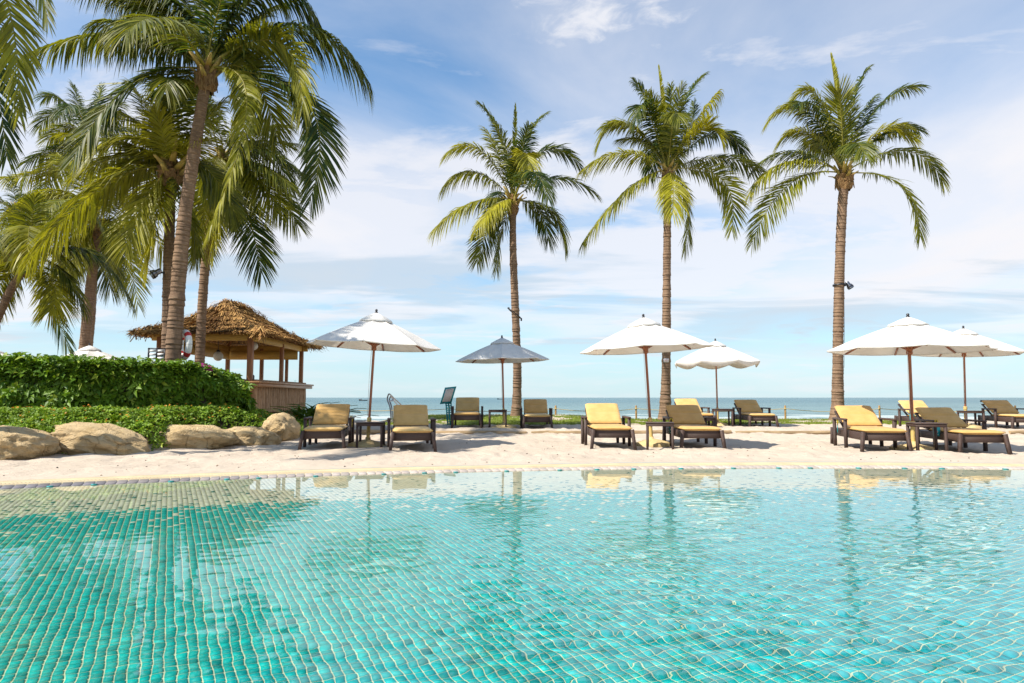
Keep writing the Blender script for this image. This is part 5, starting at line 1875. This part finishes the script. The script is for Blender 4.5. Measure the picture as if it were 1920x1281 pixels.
# ------------------------------------------------------------------ signs, lights, rails, rope, boats, plant
def build_small():
    g = np.random.default_rng(4)
    # teal notice board on a perforated post
    base = at(846, 795, 19.2); base.z = gz(base.x, base.y)
    s = empty('notice_board', base, 'tilted teal notice board on a perforated teal post at the edge of the lawn', 'notice board')
    L = lambda px, py, dy=0: at(px, py, base.y + dy) - base
    tl, tr, br, bl = L(834, 727), L(856, 724.5), L(846, 756), L(825, 758)
    ex = ((tr - tl) + (br - bl)) * .5; ey = ((tl - bl) + (tr - br)) * .5
    c = (tl + tr + br + bl) / 4
    rot = Matrix((ex.normalized(), (0, 1, 0), ey.normalized())).transposed()
    ang = math.atan2(ex.z, ex.x); shear = math.atan2(ey.x, ey.z)
    w, h = ex.length, ey.length
    Ms = Matrix(((math.cos(ang), 0, ey.normalized().x), (0, 1, 0), (math.sin(ang), 0, ey.normalized().z)))
    def pl(mb, cx, cz, ww, hh, y, t):
        V = []
        for yy in (y - t / 2, y + t / 2):
            for (i, j) in ((-1, -1), (1, -1), (1, 1), (-1, 1)):
                p = Ms @ Vector((cx + i * ww / 2, 0, cz + j * hh / 2))
                V.append((c.x + p.x, yy, c.z + p.z))
        mb.add(V, [(0, 1, 2, 3), (7, 6, 5, 4), (0, 4, 5, 1), (1, 5, 6, 2), (2, 6, 7, 3), (3, 7, 4, 0)])
        return mb
    pl(MB(), 0, 0, w, h, .02, .03).obj('board', M['teal_paint'], s)
    pl(MB(), 0, 0, w * .70, h * .78, .0, .012).obj('notice_sheet', M['sign_face'], s)
    mb = MB()
    pl(mb, 0, h * .33, w * .46, h * .035, -.006, .003)
    for k in range(11):
        z = h * (.26 - .052 * k)
        x = -w * .28
        while x < w * .26:
            ww = w * g.uniform(.04, .10)
            pl(mb, x + ww / 2, z, ww, h * .012, -.006, .003)
            x += ww + w * .022
    pl(mb, 0, -h * .35, w * .4, h * .02, -.006, .003)
    o = mb.obj('printed_lines', M['print'], s); tag(o, kind='stuff')
    # post with rows of small openings: two stiles joined by rungs
    p0, p1 = Vector((L(844.5, 795).x, .05, -.05)), Vector((L(840, 757).x, .05, L(840, 757).z + .1))
    d = p1 - p0
    mb = MB()
    for sx in (-.07, 0, .07):
        mb.bar(p0 + Vector((sx, 0, 0)), p1 + Vector((sx, 0, 0)), .038, .03)
    for k in range(12):
        q = p0 + d * (k + .5) / 12
        mb.bar(q + Vector((-.07, 0, 0)), q + Vector((.07, 0, 0)), .022, .026)
    mb.obj('perforated_post', M['teal_paint'], s)
    # white notice nailed to the middle palm
    c = at(1249, 676, 21.70)
    o = empty('palm_notice', c, 'small white notice with pink print nailed to the middle palm', 'notice')
    MB().box((0, 0, 0), (.16, .015, .115), bev=.004).obj('plate', M['white'], o)
    mb = MB()
    for k in range(3):
        for i in range(3):
            mb.box((-.042 + .042 * i, -.009, .028 - .028 * k), (.034, .003, .013))
    mb.obj('print', M['pink'], o)

    def spot(px, py, Y, aim, label, arm_to, strap=None):
        c = at(px, py, Y)
        o = empty('spotlight', c, label, 'spotlight', 'spotlights strapped to palm trunks')
        aim = Vector(aim).normalized()
        q = Vector((0, 0, -1)).rotation_difference(aim).to_matrix()
        def rotd(mb):
            mb.v = [np.asarray(v) @ np.array(q).T for v in mb.v]; return mb
        rotd(MB().lathe([(.001, .14), (.05, .135), (.062, .11), (.066, .02), (.09, .0), (.10, -.06), (.10, -.12), (.088, -.12)], 16)).obj('lamp_head', M['steel'], o, True)
        rotd(MB().lathe([(.10, -.05), (.106, -.05), (.106, -.085), (.10, -.085)], 16)).obj('bezel', M['dark_metal'], o, True)
        rotd(MB().lathe([(.001, -.105), (.089, -.105)], 16)).obj('lens', M['glass'], o)
        a = Vector(arm_to) - c
        MB().bar((0, 0, .02), tuple(a), .035, .03).obj('bracket', M['dark_metal'], o)
        if strap:
            cx, cy, cz, r_ = strap
            MB().lathe([(r_, -.025), (r_ + .012, -.025), (r_ + .012, .025), (r_, .025)], 20, (cx - c.x, cy - c.y, cz - c.z)).obj('strap', M['dark_metal'], o)
        return o
    t = at(1574.5, 535, 22.0)
    o = spot(1592, 535, 21.93, (.45, -.25, -.85), 'metal spotlight strapped to the right-hand palm', at(1578, 535, 21.95), (t.x, t.y, t.z, .205))
    # its cable down the trunk
    b = at(1582.5, 545, 22.0)
    e = at(1582.5, 690, 22.0)
    MB().tube([tuple(b - o.location), tuple((b + e) / 2 - o.location + Vector((.012, 0, 0))), tuple(e - o.location)], .008, 6).obj('cable', M['steel'], o)
    t = at(316, 513, 15.6)
    spot(292, 512, 15.4, (-.75, -.35, -.55), 'metal spotlight on a bracket left of the twin palm trunks', at(318, 513, 15.55), None)
    # rope looped on the shortest palm
    c = at(965, 588, 22.0)
    o = empty('rope_loop', c, 'dark rope tied round the shortest slim palm', 'rope')
    pts = []
    for k in range(33):
        a = k / 32 * 2 * math.pi
        pts.append((.205 * math.cos(a), .205 * math.sin(a), -.16 * math.cos(a)))
    MB().tube(pts, .016, 6, False).obj('loop', M['dark_metal'], o)
    MB().box((.215, -.03, -.20), (.05, .05, .10), bev=.012).obj('weight', M['dark_metal'], o)
    MB().box((-.20, -.05, .17), (.07, .05, .05), bev=.012).obj('knot', M['dark_metal'], o)

    # life ring hung on the leaning palm
    c = at(346, 647, 15.03)
    o = empty('life_ring', c, 'white life ring with red bands hung on the leaning palm trunk', 'life ring')
    Rr, r_ = .275, .068
    yaw = R(-46)
    def ringpts(a0, a1, n, rr):
        out = []
        for k in range(n):
            a = a0 + (a1 - a0) * k / (n - 1)
            x = Rr * math.cos(a)
            out.append((x * math.cos(yaw), x * math.sin(yaw), Rr * math.sin(a)))
        return out
    MB().tube(ringpts(0, 2 * math.pi, 49, 0), r_, 14, False).obj('ring', M['white'], o, True)
    for k in range(4):
        a = k * math.pi / 2 + math.pi / 4
        MB().tube(ringpts(a - .17, a + .17, 7, 0), r_ * 1.05, 14, True).obj('band', M['red'], o, True)
    # dark tray rack with white cards beside the twin trunks, and a white card below
    c = at(292, 668, 15.2)
    o = empty('card_rack', c + Vector((0, 0, -.75)), 'dark rack of white cards left of the twin palm trunks', 'card rack')
    mb = MB()
    for x in (-.16, .02, .20):
        mb.box((x, 0, .75), (.02, .05, .36))
    for z in (.575, .925):
        mb.box((.02, .0, z), (.38, .052, .02))
    mb.box((.02, .02, .28), (.06, .06, .60))
    mb.obj('rack_frame', M['dark_metal'], o)
    for i in range(2):
        for k in range(4):
            MB().box((-.07 + .18 * i, -.01, .875 - .085 * k), (.145, .012, .05 if k else .06)).obj('card', M['white'], o)
    c = at(304, 671, 15.25)
    o = empty('trunk_notice', c, 'pale notice fixed low on the twin palm trunk', 'notice')
    MB().box((0, 0, .02), (.10, .012, .14), bev=.003).obj('plate', M['white'], o)
    MB().box((0, 0, -.12), (.10, .012, .10), bev=.003).obj('lower_plate', M['pink'], o)
    MB().box((0, -.008, .02), (.055, .003, .07)).obj('print', M['teal_paint'], o)

    # stair handrails down to the beach
    c = at(738, 790, 22.5); c.z = gz(c.x, c.y)
    o = empty('stair_handrail', c, 'pair of dark bent metal handrails leading down to the beach', 'handrail')
    for i, (dx, px0, py0) in enumerate(((0, 0, 0), (.12, 0, 0))):
        dy = i * .9
        Yc = 22.5 + dy
        pp = [at(733.5 + 3 * i, 790 - 2 * i, Yc), at(731.5 + 3 * i, 765 - 1 * i, Yc), at(726.5 + 4 * i, 750 + i, Yc), at(728.0 + 4 * i, 741 + 3 * i, Yc), at(731 + 3 * i, 739.5 + 5 * i, Yc), at(741 - i, 749 + 4 * i, Yc + .6), at(756 - 4 * i, 762.5 + 4 * i, Yc + 1.5), at(768 - 4 * i, 773 + 4 * i, Yc + 2.3)]
        cr = catmull(pp, 40) - np.array(tuple(c))
        MB().tube(cr, .024, 8).obj('rail', M['steel'], o, True)
        MB().tube([tuple(at(727.5 + 3 * i, 752, Yc) - c), tuple(at(733 + 3 * i, 752, Yc + .2) - c), tuple(at(737 + 2 * i, 748, Yc + .4) - c)], .016, 6).obj('brace', M['steel'], o, True)

    # rope barrier along the top of the beach
    GP = 'bamboo posts of the rope barrier'
    posts = [(640, 'hidden behind the first lounger'), (767, 'showing above the second lounger'), (842, 'beside the teal notice board'), (1042, 'right of the shaded back row lounger'), (1193, 'left of the middle palm, above the mustard lounger'), (1473, 'right of the back row lounger'), (1650, 'near the pale yellow lounger'), (1905, 'near the right edge')]
    Yp = 23.2
    tops = []
    for (px, where) in posts:
        b = at(px, 790, Yp); zg = gz(b.x, Yp)
        top = at(px, 760.5, Yp).z
        o = empty('rope_post', (b.x, Yp, zg), 'thin bamboo post of the rope barrier ' + where, 'post', GP)
        MB().lathe([(.032, -.1), (.032, .25), (.035, .26), (.032, .27), (.030, top - zg - .01), (.026, top - zg), (.001, top - zg)], 9).obj('pole', M['bamboo'], o, True)
        MB().lathe([(.034, top - zg - .13), (.042, top - zg - .12), (.042, top - zg - .09), (.034, top - zg - .08)], 9).obj('knot', M['rope'], o, True)
        tops.append((b.x, top - .105))
    ends = [(tops[0][0] - 3.2, tops[0][1])] + tops + [(tops[-1][0] + 3.5, tops[-1][1])]
    mb = MB()
    for (a, b) in zip(ends[:-1], ends[1:]):
        pts = []
        for k in range(13):
            f = k / 12
            pts.append((a[0] + (b[0] - a[0]) * f, Yp - .036, a[1] + (b[1] - a[1]) * f - .10 * 4 * f * (1 - f) * min(1, (b[0] - a[0]) / 3)))
        mb.tube(pts, .011, 6)
    o = mb.obj('barrier_rope', M['rope'], None, True)
    tag(o, 'yellowish rope sagging between the bamboo posts along the beach', 'rope')

    # fishing boats far out
    for (px, py, ln, label) in ((681, 751.5, 6.4, 'dark longtail boat nearest the tilted parasol pole'), (938, 749.2, 7.5, 'tiny boat near the horizon beside the shortest slim palm')):
        d = on(px, py, -1.35)
        Y = d.y
        o = empty('fishing_boat', (d.x, Y, -1.3), label, 'boat', 'fishing boats near the horizon')
        V = []
        m = 13
        for i in range(m):
            t = -1 + 2 * i / (m - 1)
            w = .75 * (1 - abs(t) ** 2.4) + .02
            sh = .55 + .9 * max(0, -t - .4) ** 1.5 * 2.2 + .35 * max(0, t - .6) ** 1.5
            V += [(t * ln / 2, -w, sh), (t * ln / 2 * .94, -w * .55, -.1), (t * ln / 2 * .94, w * .55, -.1), (t * ln / 2, w, sh)]
        Q = [(4 * i + j, 4 * i + 4 + j, 4 * i + 5 + j, 4 * i + 1 + j) for i in range(m - 1) for j in range(3)]
        Q += [(4 * i, 4 * i + 3, 4 * i + 7, 4 * i + 4) for i in range(m - 1)]
        MB().add(V, Q).obj('hull', M['boat'], o)
        MB().tube([(-ln * .15, 0, .3), (-ln * .15, 0, 2.0)], .05, 6).obj('mast', M['boat'], o)
        MB().box((-ln * .24, 0, .95), (.5, .4, .9), bev=.1).obj('cabin', M['boat'], o)

    # spider lily clump beside the bar
    c = at(580, 790, 17.6); c.z = gz(c.x, c.y)
    pl_ = empty('spider_lily', c, 'clump of strap leaved spider lilies between the bar and the first lounger', 'plant')
    meshes = []
    for k in range(120):
        off = Vector((g.normal(0.08, .34), g.normal(0, .2), 0))
        az = g.uniform(0, 6.28); ln = g.uniform(.65, 1.2); el = g.uniform(.75, 1.45)
        d = Vector((math.cos(az) * math.cos(el), math.sin(az) * math.cos(el), math.sin(el)))
        sd = Vector((-math.sin(az), math.cos(az), 0))
        V = []
        for j in range(6):
            s = j / 5
            p = off + d * ln * s + Vector((math.cos(az), math.sin(az), -1.0)) * (.40 * ln * s ** 2.6)
            w = .040 * math.sin(math.pi * (.12 + .86 * s) ** .8) + .002
            n_ = Vector((0, 0, 1)).cross(sd)
            V += [tuple(p - sd * w), tuple(p + Vector((0, 0, -.012))), tuple(p + sd * w)]
        Q = [(3 * j + i, 3 * j + i + 1, 3 * j + i + 4, 3 * j + i + 3) for j in range(5) for i in range(2)]
        t = g.uniform(0, 1)
        col = (1 - t) * np.array((.035, .085, .014)) + t * np.array((.10, .16, .02))
        me = mesh_from('leaf', np.array(V), np.array(Q), M['hedge_leaf'], True, {'tint': np.repeat([col], 18, 0)})
        link(bpy.data.objects.new('leaf', me), pl_)


build_bar()
build_small()
for _m in list(bpy.data.materials):
    _m.use_backface_culling = False
